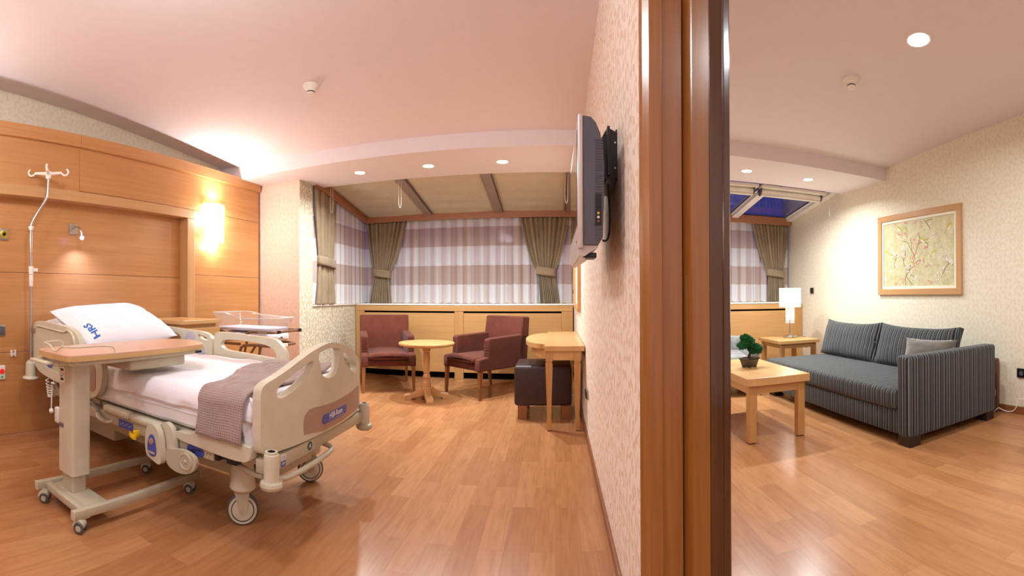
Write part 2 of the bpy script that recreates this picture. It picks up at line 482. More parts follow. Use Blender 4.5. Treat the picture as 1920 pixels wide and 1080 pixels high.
# ------------------------------------------------------------------ mesh helpers
class MB:
    def __init__(s):
        s.bm = bmesh.new()
        s.mi = 0
        s.uv = None
    def _new(s, verts, faces):
        for f in faces: f.material_index = s.mi
    def box(s, x0, x1, y0, y1, z0, z1, bev=0.0, seg=2, mat=None):
        m = Matrix.Translation(((x0 + x1) / 2, (y0 + y1) / 2, (z0 + z1) / 2)) @ Matrix.Diagonal((abs(x1 - x0), abs(y1 - y0), abs(z1 - z0), 1))
        if mat is not None: m = mat @ m
        r = bmesh.ops.create_cube(s.bm, size=1.0, matrix=m)
        vs = r['verts']
        if bev > 0:
            es = list({e for v in vs for e in v.link_edges})
            bmesh.ops.bevel(s.bm, geom=es, offset=bev, segments=seg, profile=0.5, affect='EDGES')
        return s._tag_rest()
    def _tag_rest(s):
        lay = s.bm.faces.layers.int.get('done') or s.bm.faces.layers.int.new('done')
        for f in s.bm.faces:
            if f[lay] == 0:
                f.material_index = s.mi
                f[lay] = 1
        return s
    def use(s, i):
        s._tag_rest(); s.mi = i
        return s
    def cyl(s, p0, p1, r0, r1=None, seg=20, cap=True):
        r1 = r0 if r1 is None else r1
        p0, p1 = Vector(p0), Vector(p1)
        d = p1 - p0
        q = d.to_track_quat('Z', 'Y').to_matrix().to_4x4()
        m = Matrix.Translation((p0 + p1) / 2) @ q
        bmesh.ops.create_cone(s.bm, cap_ends=cap, cap_tris=False, segments=seg, radius1=max(r0, 1e-5), radius2=max(r1, 1e-5), depth=d.length, matrix=m)
        return s._tag_rest()
    def sphere(s, c, r, sx=1, sy=1, sz=1, seg=16, rings=10):
        m = Matrix.Translation(c) @ Matrix.Diagonal((sx, sy, sz, 1))
        bmesh.ops.create_uvsphere(s.bm, u_segments=seg, v_segments=rings, radius=r, matrix=m)
        return s._tag_rest()
    def lathe(s, prof, c=(0, 0, 0), axis='Z', seg=28, mat=None):
        """prof: list of (radius, height)"""
        rings = []
        base = Matrix.Translation(c)
        if mat is not None: base = base @ mat
        elif axis == 'X': base = base @ Matrix.Rotation(PI / 2, 4, 'Y')
        elif axis == 'Y': base = base @ Matrix.Rotation(-PI / 2, 4, 'X')
        for r, h in prof:
            rings.append([s.bm.verts.new(base @ Vector((max(r, 1e-5) * math.cos(2 * PI * k / seg), max(r, 1e-5) * math.sin(2 * PI * k / seg), h))) for k in range(seg)])
        for a, b in zip(rings, rings[1:]):
            for k in range(seg):
                s.bm.faces.new((a[k], a[(k + 1) % seg], b[(k + 1) % seg], b[k]))
        s.bm.faces.new(list(reversed(rings[0]))); s.bm.faces.new(rings[-1])
        return s._tag_rest()
    def tube(s, pts, r, seg=10, smooth=0, closed=False):
        pts = [Vector(p) for p in pts]
        for _ in range(smooth):
            n = []
            N = len(pts)
            rng = range(N if closed else N - 1)
            if not closed: n.append(pts[0])
            for i in rng:
                a, b = pts[i], pts[(i + 1) % N]
                n += [a * 0.75 + b * 0.25, a * 0.25 + b * 0.75]
            if not closed: n.append(pts[-1])
            pts = n
        N = len(pts)
        rr = r if isinstance(r, (list, tuple)) else None
        rings = []
        up = None
        for i, p in enumerate(pts):
            if closed: t = pts[(i + 1) % N] - pts[i - 1]
            else: t = pts[min(i + 1, N - 1)] - pts[max(i - 1, 0)]
            if t.length < 1e-9: t = Vector((0, 0, 1))
            t.normalize()
            if up is None:
                up = Vector((0, 0, 1)) if abs(t.z) < 0.9 else Vector((1, 0, 0))
            a = up - t * up.dot(t)
            if a.length < 1e-6: a = t.orthogonal()
            a.normalize(); up = a
            b = t.cross(a)
            rad = rr[min(len(rr) - 1, int(i * len(rr) / N))] if rr else r
            rings.append([s.bm.verts.new(p + (a * math.cos(2 * PI * k / seg) + b * math.sin(2 * PI * k / seg)) * rad) for k in range(seg)])
        pairs = list(zip(rings, rings[1:])) + ([(rings[-1], rings[0])] if closed else [])
        for A, B in pairs:
            for k in range(seg):
                s.bm.faces.new((A[k], A[(k + 1) % seg], B[(k + 1) % seg], B[k]))
        if not closed:
            s.bm.faces.new(list(reversed(rings[0]))); s.bm.faces.new(rings[-1])
        return s._tag_rest()
    def plate(s, outline, holes=(), t=0.02, place=None, cuts=0):
        """flat outline (u,v) with holes, thickness t along w; place(u,v,w) -> point. cuts: spacing of extra loops along u"""
        bm = bmesh.new()
        es = []
        for loop in [outline] + list(holes):
            vs = [bm.verts.new((p[0], p[1], 0)) for p in loop]
            for i in range(len(vs)): es.append(bm.edges.new((vs[i], vs[(i + 1) % len(vs)])))
        bmesh.ops.triangle_fill(bm, use_beauty=True, use_dissolve=False, edges=es)
        if cuts:
            us = [p[0] for p in outline]
            u = math.ceil(min(us) / cuts) * cuts
            while u < max(us):
                bmesh.ops.bisect_plane(bm, geom=bm.verts[:] + bm.edges[:] + bm.faces[:], plane_co=(u, 0, 0), plane_no=(1, 0, 0))
                u += cuts
        bmesh.ops.recalc_face_normals(bm, faces=bm.faces[:])
        if bm.faces and sum(f.normal.z for f in bm.faces) < 0: bmesh.ops.reverse_faces(bm, faces=bm.faces[:])
        r = bmesh.ops.extrude_face_region(bm, geom=bm.faces[:])
        for v in r['geom']:
            if isinstance(v, bmesh.types.BMVert): v.co.z += t
        bmesh.ops.recalc_face_normals(bm, faces=bm.faces[:])
        mp = {}
        for v in bm.verts:
            p = place(v.co.x, v.co.y, v.co.z) if place else v.co
            mp[v] = s.bm.verts.new(p)
        for f in bm.faces:
            try: s.bm.faces.new([mp[v] for v in f.verts])
            except ValueError: pass
        bm.free()
        return s._tag_rest()
    def grid(s, nu, nv, fn, uvfn=None, closed_u=False):
        vs = [[s.bm.verts.new(fn(i / nu, j / nv)) for i in range(nu + (0 if closed_u else 1))] for j in range(nv + 1)]
        if uvfn and s.uv is None: s.uv = s.bm.loops.layers.uv.new('UVMap')
        for j in range(nv):
            for i in range(nu):
                i2 = (i + 1) % len(vs[0])
                f = s.bm.faces.new((vs[j][i], vs[j][i2], vs[j + 1][i2], vs[j + 1][i]))
                if uvfn:
                    for lp, (a, b) in zip(f.loops, ((i, j), (i + 1, j), (i + 1, j + 1), (i, j + 1))):
                        lp[s.uv].uv = uvfn(a / nu, b / nv)
        return s._tag_rest()
    def poly(s, pts):
        s.bm.faces.new([s.bm.verts.new(p) for p in pts])
        return s._tag_rest()
    def prism(s, prof, a, b, axis='X'):
        """extrude a polygon: axis X -> prof is (y,z); Y -> (x,z); Z -> (x,y)"""
        def P(p, t): return {'X': (t, p[0], p[1]), 'Y': (p[0], t, p[1]), 'Z': (p[0], p[1], t)}[axis]
        A = [s.bm.verts.new(P(p, a)) for p in prof]
        B = [s.bm.verts.new(P(p, b)) for p in prof]
        n = len(prof)
        s.bm.faces.new(A); s.bm.faces.new(list(reversed(B)))
        for i in range(n): s.bm.faces.new((A[i], B[i], B[(i + 1) % n], A[(i + 1) % n]))
        s._tag_rest()
        bmesh.ops.recalc_face_normals(s.bm, faces=s.bm.faces[:])
        return s
    def xf(s, m):
        bmesh.ops.transform(s.bm, matrix=m, verts=s.bm.verts[:])
        return s

ROOT = {}
def obj(name, mb, mats, parent=None, smooth=True, local=False, angle=32, bevel=0, sub=0, solid=0, recalc=False):
    """link ONE mesh object; geometry given in world space unless local=True"""
    mb._tag_rest()
    lay = mb.bm.faces.layers.int.get('done')
    if lay: mb.bm.faces.layers.int.remove(lay)
    if recalc: bmesh.ops.recalc_face_normals(mb.bm, faces=mb.bm.faces[:])
    me = bpy.data.meshes.new(name)
    if parent is not None and not local:
        bmesh.ops.transform(mb.bm, matrix=ROOT[parent.name].inverted(), verts=mb.bm.verts[:])
    mb.bm.to_mesh(me); mb.bm.free()
    for m in (mats if isinstance(mats, (list, tuple)) else [mats]): me.materials.append(m)
    if smooth:
        me.shade_smooth()
        me.set_sharp_from_angle(angle=R_(angle))
    o = bpy.data.objects.new(name, me)
    C.objects.link(o)
    if parent is not None:
        o.parent = parent
        ROOT[o.name] = ROOT[parent.name]
    else:
        ROOT[o.name] = Matrix.Identity(4)
    if bevel:
        m = o.modifiers.new('bevel', 'BEVEL'); m.width = bevel; m.segments = 3; m.limit_method = 'ANGLE'; m.angle_limit = R_(50)
        m.use_clamp_overlap = True
    if solid:
        m = o.modifiers.new('solid', 'SOLIDIFY'); m.thickness = solid
    if sub:
        m = o.modifiers.new('sub', 'SUBSURF'); m.levels = sub; m.render_levels = sub
    return o

def tag(o, label, cat, group=None):
    o['label'] = label; o['category'] = cat
    if group: o['group'] = group
    return o
def struct(o):
    o['kind'] = 'structure'
    return o
def thing(name, label, cat, loc=(0, 0, 0), rz=0.0, group=None):
    o = bpy.data.objects.new(name, None)
    o.empty_display_size = 0.1
    C.objects.link(o)
    o.location = loc; o.rotation_euler = (0, 0, rz)
    ROOT[o.name] = Matrix.Translation(loc) @ Matrix.Rotation(rz, 4, 'Z')
    return tag(o, label, cat, group)
def lab(o, text):
    o['label'] = text
    return o
def dup(root, loc, label, rz=None, name=None):
    """a copy of a thing with copies of its parts and sub-parts"""
    r = root.copy(); C.objects.link(r)
    r.location = loc; r['label'] = label
    if rz is not None: r.rotation_euler = (0, 0, rz)
    def rec(src, dst):
        for ch in list(src.children):
            c = ch.copy(); C.objects.link(c); c.parent = dst
            rec(ch, c)
    rec(root, r)
    return r
def rounded(w, h, r, n=5, cx=0, cy=0):
    pts = []
    for sx, sy, a0 in ((1, 1, 0), (-1, 1, 90), (-1, -1, 180), (1, -1, 270)):
        for k in range(n + 1):
            a = R_(a0 + 90 * k / n)
            pts.append((cx + sx * (w / 2 - r) + r * math.cos(a), cy + sy * (h / 2 - r) + r * math.sin(a)))
    return pts
def smooth_loop(pts, it=2):
    for _ in range(it):
        n = []
        for i in range(len(pts)):
            a, b = pts[i], pts[(i + 1) % len(pts)]
            n += [(a[0] * .75 + b[0] * .25, a[1] * .75 + b[1] * .25), (a[0] * .25 + b[0] * .75, a[1] * .25 + b[1] * .75)]
        pts = n
    return pts
def text_mb(string, size, place, extrude=0.0006, spacing=1.0, sx=1.0, bold=0.0):
    """letters as a flat mesh, centred on (0,0); place(u,v,w) -> world point"""
    cu = bpy.data.curves.new('lettering', 'FONT')
    cu.body = string; cu.size = size; cu.extrude = extrude; cu.align_x = 'CENTER'; cu.align_y = 'CENTER'
    cu.offset = bold; cu.space_character = spacing; cu.resolution_u = 3
    o = bpy.data.objects.new('lettering', cu)
    C.objects.link(o)
    dg = bpy.context.evaluated_depsgraph_get()
    me = bpy.data.meshes.new_from_object(o.evaluated_get(dg))
    bpy.data.objects.remove(o); bpy.data.curves.remove(cu)
    mb = MB()
    mb.bm.from_mesh(me)
    bpy.data.meshes.remove(me)
    for v in mb.bm.verts: v.co = Vector(place(v.co.x * sx, v.co.y, v.co.z))
    mb._tag_rest()
    return mb
def smoothstep(a, b, x):
    t = max(0, min(1, (x - a) / (b - a)))
    return t * t * (3 - 2 * t)
def nz(x, y, z=0.0):
    return noise.noise(Vector((x, y, z)))

# ================================================================== ROOM SHELL
XL, XR = -3.60, 3.555             # outer faces of the side walls
PX0, PX1, PYE = 0.246, 0.50, 1.305  # partition between the rooms
YB = -1.7                         # wall behind the camera
HX = -3.315                       # face of the wood panelling
def sky(y): return 2.289 + 0.17 * (6.29 - y)

struct(obj('floor', MB().box(-3.75, 3.7, YB - .1, 6.6, -0.06, 0.0), M['floor'], smooth=False))

mb = MB()
pr = [(YB, zc(YB)), (4.07, zc(4.07)), (4.07, 2.427), (4.95, 2.427), (4.95, 2.95), (YB, 3.3)]
mb.prism(pr, -3.33, 3.7)
mb.prism([(YB, zc(YB) + .03), (4.07, zc(4.07) + .03), (4.07, 2.427), (4.95, 2.427), (4.95, 2.95), (YB, 3.3)], -3.75, -3.33)
struct(obj('ceiling', mb, M['ceiling'], smooth=False))

struct(obj('wall_left', MB().box(XL - .12, XL, YB, 4.5, 0, 3.1), M['paper_cream'], smooth=False))
struct(obj('wall_right', MB().box(XR, XR + .12, YB, 6.6, 0, 3.1), M['paper_cream'], smooth=False))
struct(obj('wall_back', MB().box(-3.75, 3.7, YB - .1, YB, 0, 3.3), M['ceiling'], smooth=False))
# short wall beside the headboard, then the left side of the window bay
struct(obj('wall_left_end', MB().box(XL, -2.93, 4.470, 4.56, 0, 2.44).box(-2.93, -2.7652, 4.470, 4.4768, 0, 2.44), M['paper_cream_x'], smooth=False))
mb = MB()
mb.box(-2.93, -2.765, 4.477, 6.58, 0, 0.985)
mb.box(-2.93, -2.765, 4.477, 4.77, 0.985, 2.6)
mb.prism([(4.77, sky(4.77) - .075), (6.30, sky(6.30) - .075), (6.30, sky(6.30) + .1), (4.77, sky(4.77) + .1)], -2.93, -2.765)
struct(obj('wall_left_window', mb, M['paper_bay'], smooth=False))
mb = MB()
mb.box(-2.93, 3.7, 6.42, 6.58, 0, 0.985)
struct(obj('wall_window', mb, M['ceiling'], smooth=False))
mb = MB()
mb.box(PX0, PX1, PYE, 6.58, 0, 3.0)
struct(obj('wall_partition', mb, M['paper_rose'], smooth=False))

# baseboards
struct(obj('baseboard_partition', MB().box(PX0 - .012, PX0, 1.312, 5.975, 0, 0.058, .003), M['base_wood'], smooth=False))
struct(obj('baseboard_right', MB().box(XR - .014, XR, YB, 5.975, 0, 0.07, .003), M['base_wood'], smooth=False))
struct(obj('baseboard_left_end', MB().box(-3.30, -2.765, 4.457, 4.470, 0, 0.058, .003), M['base_wood'], smooth=False))
struct(obj('baseboard_left', MB().box(-2.765, -2.752, 4.477, 5.97, 0, 0.058, .003), M['base_wood'], smooth=False))
struct(obj('baseboard_back', MB().box(-3.4, 3.5, YB, YB + .014, 0, 0.07, .003), M['base_wood'], smooth=False))

# ------------------------------------------------------------------ door end of the partition: casing, pocket, sliding leaf, jamb
def px2x(px, y):                   # X of a panorama column at depth y
    return y * math.tan((px - XV) / FP)
y0 = 1.285
mb = MB()                           # left casing: rounded nose, bevelled front, inner lining
xa, xb, xc, xd = PX0 - .004, px2x(1218, 1.268), px2x(1243, 1.268), px2x(1279.5, 1.285)
mb.prism([(xa + .03, 1.42), (xa + .03, 1.306), (xa, 1.306), (xa, 1.298), (xa + .006, 1.286), (xb, 1.268), (xc - .002, 1.268), (xc, 1.274), (xc + .003, 1.285), (xd, 1.285), (xd, 1.42)], 0, 2.86, 'Z')
struct(obj('trim_1', mb, M['oak_warm'], smooth=False, bevel=.002))
mb = MB()                           # jamb on the living room side, stepped, in a darker brown than the casing
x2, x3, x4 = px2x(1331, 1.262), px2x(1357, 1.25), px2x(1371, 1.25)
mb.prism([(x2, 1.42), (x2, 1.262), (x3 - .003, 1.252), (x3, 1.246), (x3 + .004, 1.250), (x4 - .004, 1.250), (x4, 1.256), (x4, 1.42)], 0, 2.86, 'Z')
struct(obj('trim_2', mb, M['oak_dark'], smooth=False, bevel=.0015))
mb = MB()
xe = px2x(1283.5, 1.275); xf = px2x(1330, 1.275)
d1 = struct(obj('door_1', mb.prism([(xe, 1.40), (xe, 1.300), (px2x(1299, 1.262) - .003, 1.266), (px2x(1299, 1.262), 1.262), (xf - .004, 1.262), (xf - .001, 1.266), (xf - .001, 1.40)], 0.008, 2.82, 'Z'), M['oak_door'], smooth=False))
mb = MB(); mb.box(px2x(1284.5, 1.296), px2x(1290, 1.296), 1.284, 1.302, .94, 1.158, .001)
obj('door_handle', mb, M['steel'], d1)
mb = MB(); mb.box(xd + .0005, xe - .0005, 1.36, 1.41, 0, 2.86)
struct(obj('trim_3', mb, M['void'], smooth=False))
mb = MB(); mb.box(xa, x4, 1.27, 1.42, 2.86, 3.0)
struct(obj('trim_4', mb, M['oak_warm'], smooth=False))

# ------------------------------------------------------------------ windows: bay window behind the sheers and roof glazing above
def window(n, x0, x1, y, z0, z1, posts, along='X', zt=None):
    mb = MB(); t = .06
    def bx(a, b, c, d):
        if along == 'X': mb.box(a, b, y, y + .06, c, d, .004)
        else: mb.box(y - .06, y, a, b, c, d, .004)
    bx(x0, x1, z0, z0 + t); bx(x0, x1, z1 - t, z1)
    for p in [x0 + t / 2, x1 - t / 2] + list(posts): bx(p - t / 2, p + t / 2, z0 + t, z1 - t)
    w = struct(obj('window_%d' % n, mb, M['frame_white'], smooth=False))
    ps = sorted([x0 + t / 2, x1 - t / 2] + list(posts))
    for a, b in zip(ps, ps[1:]):
        g = MB()
        if along == 'X': g.box(a + t / 2, b - t / 2, y + .026, y + .034, z0 + t, z1 - t)
        else: g.box(y - .034, y - .026, a + t / 2, b - t / 2, z0 + t, z1 - t)
        obj('pane', g, M['glass'], w, smooth=False)
    return w
window(1, -2.765, PX0, 6.46, .985, 2.22, (-2.02, -1.27, -0.51))
window(2, PX1, XR, 6.46, .985, 2.22, (1.26, 2.03, 2.79))
window(3, 4.77, 6.46, -2.845, .985, 2.22, (5.62,), 'Y')

def skylight(n, x0, x1, bars, mat):
    """sloped glazing from the pelmet up to the soffit: bars are (centre, width)"""
    mb = MB()
    def beam(xa, xb, ya, yb, up0, up1):
        mb.prism([(ya, sky(ya) + up0), (yb, sky(yb) + up0), (yb, sky(yb) + up1), (ya, sky(ya) + up1)], xa, xb)
    for c, w in bars:
        beam(c - w / 2, c + w / 2, 4.90, 6.50, -.055, .05)
        beam(c - w / 2 - .022, c + w / 2 + .022, 4.90, 6.50, -.012, .04)
    beam(x0, x1, 6.36, 6.50, -.03, .05)
    w = struct(obj('window_%d' % n, mb, mat, smooth=False))
    cs = [c for c, _ in bars]
    for a, b in zip(cs, cs[1:]):
        g = MB(); g.prism([(4.9, sky(4.9) + .012), (6.40, sky(6.40) + .012), (6.40, sky(6.40) + .02), (4.9, sky(4.9) + .02)], a + .03, b - .03)
        obj('pane', g, M['glass'], w, smooth=False)
        g = MB()
        for q in (a + .062, b - .062):
            g.prism([(4.9, sky(4.9) - .004), (6.36, sky(6.36) - .004), (6.36, sky(6.36) + .012), (4.9, sky(4.9) + .012)], q - .012, q + .012)
        g.prism([(6.30, sky(6.30) - .004), (6.36, sky(6.36) - .004), (6.36, sky(6.36) + .012), (6.30, sky(6.30) + .012)], a + .05, b - .05)
        obj('gasket', g, M['gasket'], w, smooth=False)
    return w
skylight(4, -2.765, PX0, [(-2.74, .05), (-1.765, .10), (-0.762, .10), (0.19, .09)], M['mullion'])
skylight(5, PX1, XR, [(0.56, .10), (1.58, .10), (2.585, .10), (3.50, .10)], M['frame_white'])
# outside parapet and wall under the glazing edges, seen only through the glass
struct(obj('trim_5', MB().box(-2.93, 3.7, 6.42, 6.60, 2.22, 2.262), M['frame_white'], smooth=False))
# white window boards on which the curtains end
struct(obj('trim_6', MB().box(-2.765, PX0, 6.02, 6.46, .972, .992, .004), M['white'], smooth=False))
struct(obj('trim_7', MB().box(PX1, XR, 6.02, 6.46, .972, .992, .004), M['white'], smooth=False))
struct(obj('trim_8', MB().box(-2.86, -2.748, 4.765, 6.46, .975, .992, .003), M['white'], smooth=False))

# ================================================================== PANELLING BEHIND THE BED
t = thing('wall_panelling', 'tall pearwood wall panelling with a framed niche behind the hospital bed', 'wall panelling', (-3.4, 2.0, 0))
Y0, Y1 = -1.0, 4.428
mb = MB()
g = .0015
def seg(a, b, c, d, back=HX - .12): mb.box(back, HX, a + g, b - g, c + g, d - g, .0012, 1)
seg(Y0, 1.983, 1.92, 2.34); seg(1.983, Y1, 1.975, 2.34)
seg(1.983, 3.27, 1.92, 1.975)
seg(3.27, Y1, 1.315, 1.975); seg(3.27, Y1, .66, 1.315); seg(3.27, Y1, 0.0, .66)
seg(Y0, .83, 1.29, 1.92); seg(Y0, .83, .65, 1.29); seg(Y0, .83, 0, .65)
obj('panel_boards', mb, M['panel'], t, smooth=False)
mb = MB()
for a, b in ((0.0, .648), (.648, 1.285), (1.285, 1.93)):
    mb.box(HX - .13, HX - .085, .80, 3.26, a + g, b - g, .0012, 1)
obj('niche_back', mb, M['panel'], t, smooth=False)
obj('backing', MB().box(HX - .139, HX - .131, Y0, Y1, 0, 2.40), M['void'], t, smooth=False)
mb = MB()
for p, q in ((Y0, 1.983), (1.983, Y1 + .004)): mb.box(HX - .12, HX + .028, p + .0012, q - .0012, 2.338, 2.442, .002)
obj('cap_rail', mb, M['panel'], t, smooth=False)
mb = MB()
mb.box(HX - .085, HX + .03, .73, 3.317, 1.878, 1.966, .004)
obj('niche_header', mb, M['frame_wood'], t, smooth=False)
mb = MB(); mb.box(HX - .085, HX + .03, 3.212, 3.317, 0, 1.878, .004)
obj('niche_upright', mb, M['frame_wood_v'], t, smooth=False)
mb = MB(); mb.box(HX - .085, HX + .03, .73, .83, 0, 1.878, .004)
obj('niche_upright', mb, M['frame_wood_v'], t, smooth=False)

NB = HX - .085                      # face of the niche back
# ------------------------------------------------------------------ wall sconce
t = thing('wall_sconce', 'glowing glass wall sconce with hanging crystal rods on the wood panelling', 'wall lamp', (HX, 3.605, 1.86), 0, 'wall sconces')
mb = MB(); mb.box(HX, HX + .016, 3.53, 3.68, 1.74, 2.02, .004)
obj('back_plate', mb, M['steel'], t)
mb = MB()
N = 22
for r0, r1 in ((.142, .136),):
    def fn(u, v, r=.14): a = -PI / 2 + PI * u; return (HX + .012 + r * .72 * math.cos(a), 3.605 + r * math.sin(a), 1.835 + .225 * v)
    mb.grid(N, 4, fn)
obj('glass_shade', mb, M['sconceglow'], t, solid=.006)
mb = MB()
for k in range(11):
    a = -PI / 2 * .9 + PI * .9 * k / 10
    mb.cyl((HX + .014 + .085 * math.cos(a) + .006, 3.605 + .118 * math.sin(a), 1.835), (HX + .014 + .085 * math.cos(a) + .006, 3.605 + .118 * math.sin(a), 1.668 + .02 * (k % 2)), .0085, seg=8)
obj('crystal_rods', mb, M['crystal'], t)
mb = MB(); mb.sphere((HX + .05, 3.605, 1.93), .03); obj('bulb', mb, M['lampglow'], t)
for yy in (3.605, .575):  # second position: sconce added out of view as uplight for the ceiling
    light('sconce_light_up', 'SPOT', (HX + .11, yy, 2.09), 15, (.94, .95, 1.0), .05, (PI, R_(-12), 0), angle=2.6, blend=.9)
    light('sconce_light_down', 'POINT', (HX + .075, yy, 1.635), 7, (1.0, .92, .82), .03)
    light('sconce_light_room', 'POINT', (HX + .19, yy, 1.93), 14 if yy > 2 else 10, (.97, .94, .93), .05)
dup(t, (HX, .575, 1.86), 'glowing glass wall sconce added unseen left of the niche, beyond the view')

# ------------------------------------------------------------------ blue reading light
t = thing('reading_light', 'small gooseneck reading light with a blue LED on a square plate above the bed', 'reading light', (NB, 1.965, 1.66))
mb = MB(); mb.box(NB, NB + .010, 1.93, 2.012, 1.62, 1.712, .002); obj('wall_plate', mb, M['alu'], t)
mb = MB(); mb.tube([(NB + .01, 1.955, 1.668), (NB + .05, 1.955, 1.676), (NB + .10, 1.962, 1.676), (NB + .135, 1.966, 1.65), (NB + .142, 1.968, 1.62)], .0055, 8, 2)
obj('gooseneck', mb, M['steel'], t)
mb = MB(); mb.cyl((NB + .141, 1.967, 1.632), (NB + .147, 1.97, 1.585), .009, .014, 14); h = obj('lamp_head', mb, M['steel'], t)
mb = MB(); mb.sphere((NB + .148, 1.9705, 1.578), .017); obj('led', mb, M['ledglow'], h)
light('reading_led', 'SPOT', (NB + .150, 1.972, 1.556), 16, (.50, .56, 1.0), .012, (R_(8), R_(8), 0), angle=2.2, blend=1.0)

# ------------------------------------------------------------------ little fittings on the panelling, left edge
t = thing('gas_outlet', 'square metal gas outlet plate with a yellow ring on the wood panelling', 'outlet', (NB, 1.33, 1.6))
mb = MB(); mb.box(NB, NB + .012, 1.27, 1.372, 1.540, 1.628, .003); obj('wall_plate', mb, M['alu'], t)
mb = MB(); mb.lathe([(.0, 0), (.030, 0), (.030, .012), (.022, .014), (.020, .006), (0, .006)], (NB + .010, 1.334, 1.584), 'X'); obj('ring', mb, M['brass'], t)
mb = MB(); mb.lathe([(0, 0), (.013, 0), (.013, .012), (.006, .013), (.005, .004), (0, .004)], (NB + .014, 1.334, 1.584), 'X'); obj('socket', mb, M['black'], t)
t = thing('light_switch', 'dark grey metal-framed light switch on the wood panelling left of the bed', 'switch', (NB, 1.33, .83))
mb = MB(); mb.box(NB, NB + .010, 1.26, 1.352, .779, .868, .003); obj('wall_plate', mb, M['alu'], t)
mb = MB(); mb.box(NB + .009, NB + .015, 1.262, 1.345, .792, .857, .002); obj('rocker', mb, M['tv_grey'], t)
t = thing('handset_hook', 'small white forked hook on the wood panelling left of the bed', 'hook', (NB, 1.415, .63))
mb = MB(); mb.box(NB, NB + .012, 1.395, 1.437, .622, .645, .003)
for yy in (1.396, 1.428): mb.box(NB + .004, NB + .03, yy, yy + .009, .615, .668, .002)
obj('fork', mb, M['white'], t)
t = thing('nurse_call_panel', 'white nurse call panel with red and green buttons low on the wood panelling', 'call panel', (NB, 1.33, .5))
mb = MB(); mb.box(NB, NB + .016, 1.26, 1.352, .436, .550, .008, 3); obj('case', mb, M['white'], t)
mb = MB(); mb.lathe([(0, 0), (.021, 0), (.021, .005), (.017, .009), (0, .010)], (NB + .015, 1.322, .503), 'X', 20); lab(obj('button', mb, M['red'], t), 'round red button')
mb = MB(); mb.lathe([(0, 0), (.009, 0), (.009, .004), (0, .006)], (NB + .015, 1.322, .460), 'X', 16); lab(obj('button', mb, M['green'], t), 'small round green button')

# ================================================================== HOSPITAL BED
BY = 2.05
bed = thing('hospital_bed', 'ivory electric hospital bed with side rails and a curved footboard on casters', 'hospital bed', (-2.2, BY, 0))
def bow(u): return -1.085 - .065 * (u / .5) ** 2
def raise_(x):                       # lift of the head section of the deck
    return max(0.0, (-2.42 - x)) * 0.15
# footboard: outline in (u = y - BY, z), mirrored about the middle
half = [(0, .434), (-.30, .428), (-.478, .428), (-.500, .448), (-.500, .60), (-.500, .700), (-.478, .728), (-.40, .752), (-.265, .806), (-.16, .842), (-.07, .860), (0, .866)]
def grow(loop, k):
    cx = sum(p[0] for p in loop) / len(loop); cy = sum(p[1] for p in loop) / len(loop)
    return [(cx + (p[0] - cx) * k, cy + (p[1] - cy) * k) for p in loop]
outl = half + [(-u, z) for u, z in reversed(half[1:-1])]
h1 = [(-.395, .690), (-.378, .714), (-.30, .747), (-.205, .783), (-.180, .786), (-.172, .776), (-.190, .748), (-.225, .722), (-.29, .688), (-.355, .664), (-.388, .667)]
h2 = [(-.105, .812), (-.085, .822), (0, .834), (.085, .822), (.105, .812), (.085, .745), (.068, .712), (0, .694), (-.068, .712), (-.085, .745)]
h1 = grow(h1, 1.17); h2 = grow(h2, 1.13)
h3 = [(-u, z) for u, z in reversed(h1)]
fb = MB()
fb.plate(smooth_loop(outl, 2), [smooth_loop(h1, 2), smooth_loop(h2, 2), smooth_loop(h3, 2)], .042, lambda u, v, w: Vector((bow(u) - .042 + w, BY + u, v)), cuts=.05)
o = obj('footboard', fb, M['ivory'], bed, bevel=.015, angle=60)
# raised lower half of the footboard with its inlay
low = [(-.235, .440), (-.236, .535), (-.222, .560), (-.19, .575), (-.10, .565), (.0, .556), (.10, .552), (.25, .548), (.38, .545), (.44, .535), (.458, .50), (.455, .455), (.440, .440)]
low = [(-.44, .440), (-.455, .455), (-.458, .50), (-.445, .535), (-.40, .548)]
inlay = [(-.232, .442), (-.240, .52), (-.226, .556), (-.18, .574), (-.08, .566), (.02, .560), (.14, .563), (.30, .566), (.42, .574), (.458, .560), (.462, .52), (.455, .455), (.44, .442)]
mb = MB(); mb.plate(smooth_loop(inlay, 1), [], .003, lambda u, v, w: Vector((bow(u) - .0005 + w, BY + u, v)), cuts=.05)
inl = lab(obj('footboard_inlay', mb, M['taupe_panel'], bed, angle=60), 'brown plastic inlay of the footboard')
badge = rounded(.285, .046, .022, 5, .055, .496)
mb = MB(); mb.plate(badge, [], .0016, lambda u, v, w: Vector((bow(u) + .0028 + w, BY + u, v)), cuts=.04)
lab(obj('badge', mb, M['blue'], inl, angle=60), 'blue name badge with white lettering')
mb = text_mb('Hill-Rom', .042, lambda u, v, w: (bow(u + .055) + .0052 + w, BY + u + .055, v + .501))
obj('lettering', mb, M['ink_white'], inl, smooth=False)
mb = MB()
for k in range(14): mb.box(bow(.055) + .0050, bow(.055) + .0056, BY - .03 + k * .0125, BY - .03 + k * .0125 + .009, .4795, .4825)
obj('lettering', mb, M['grey_pad'], inl, smooth=False)

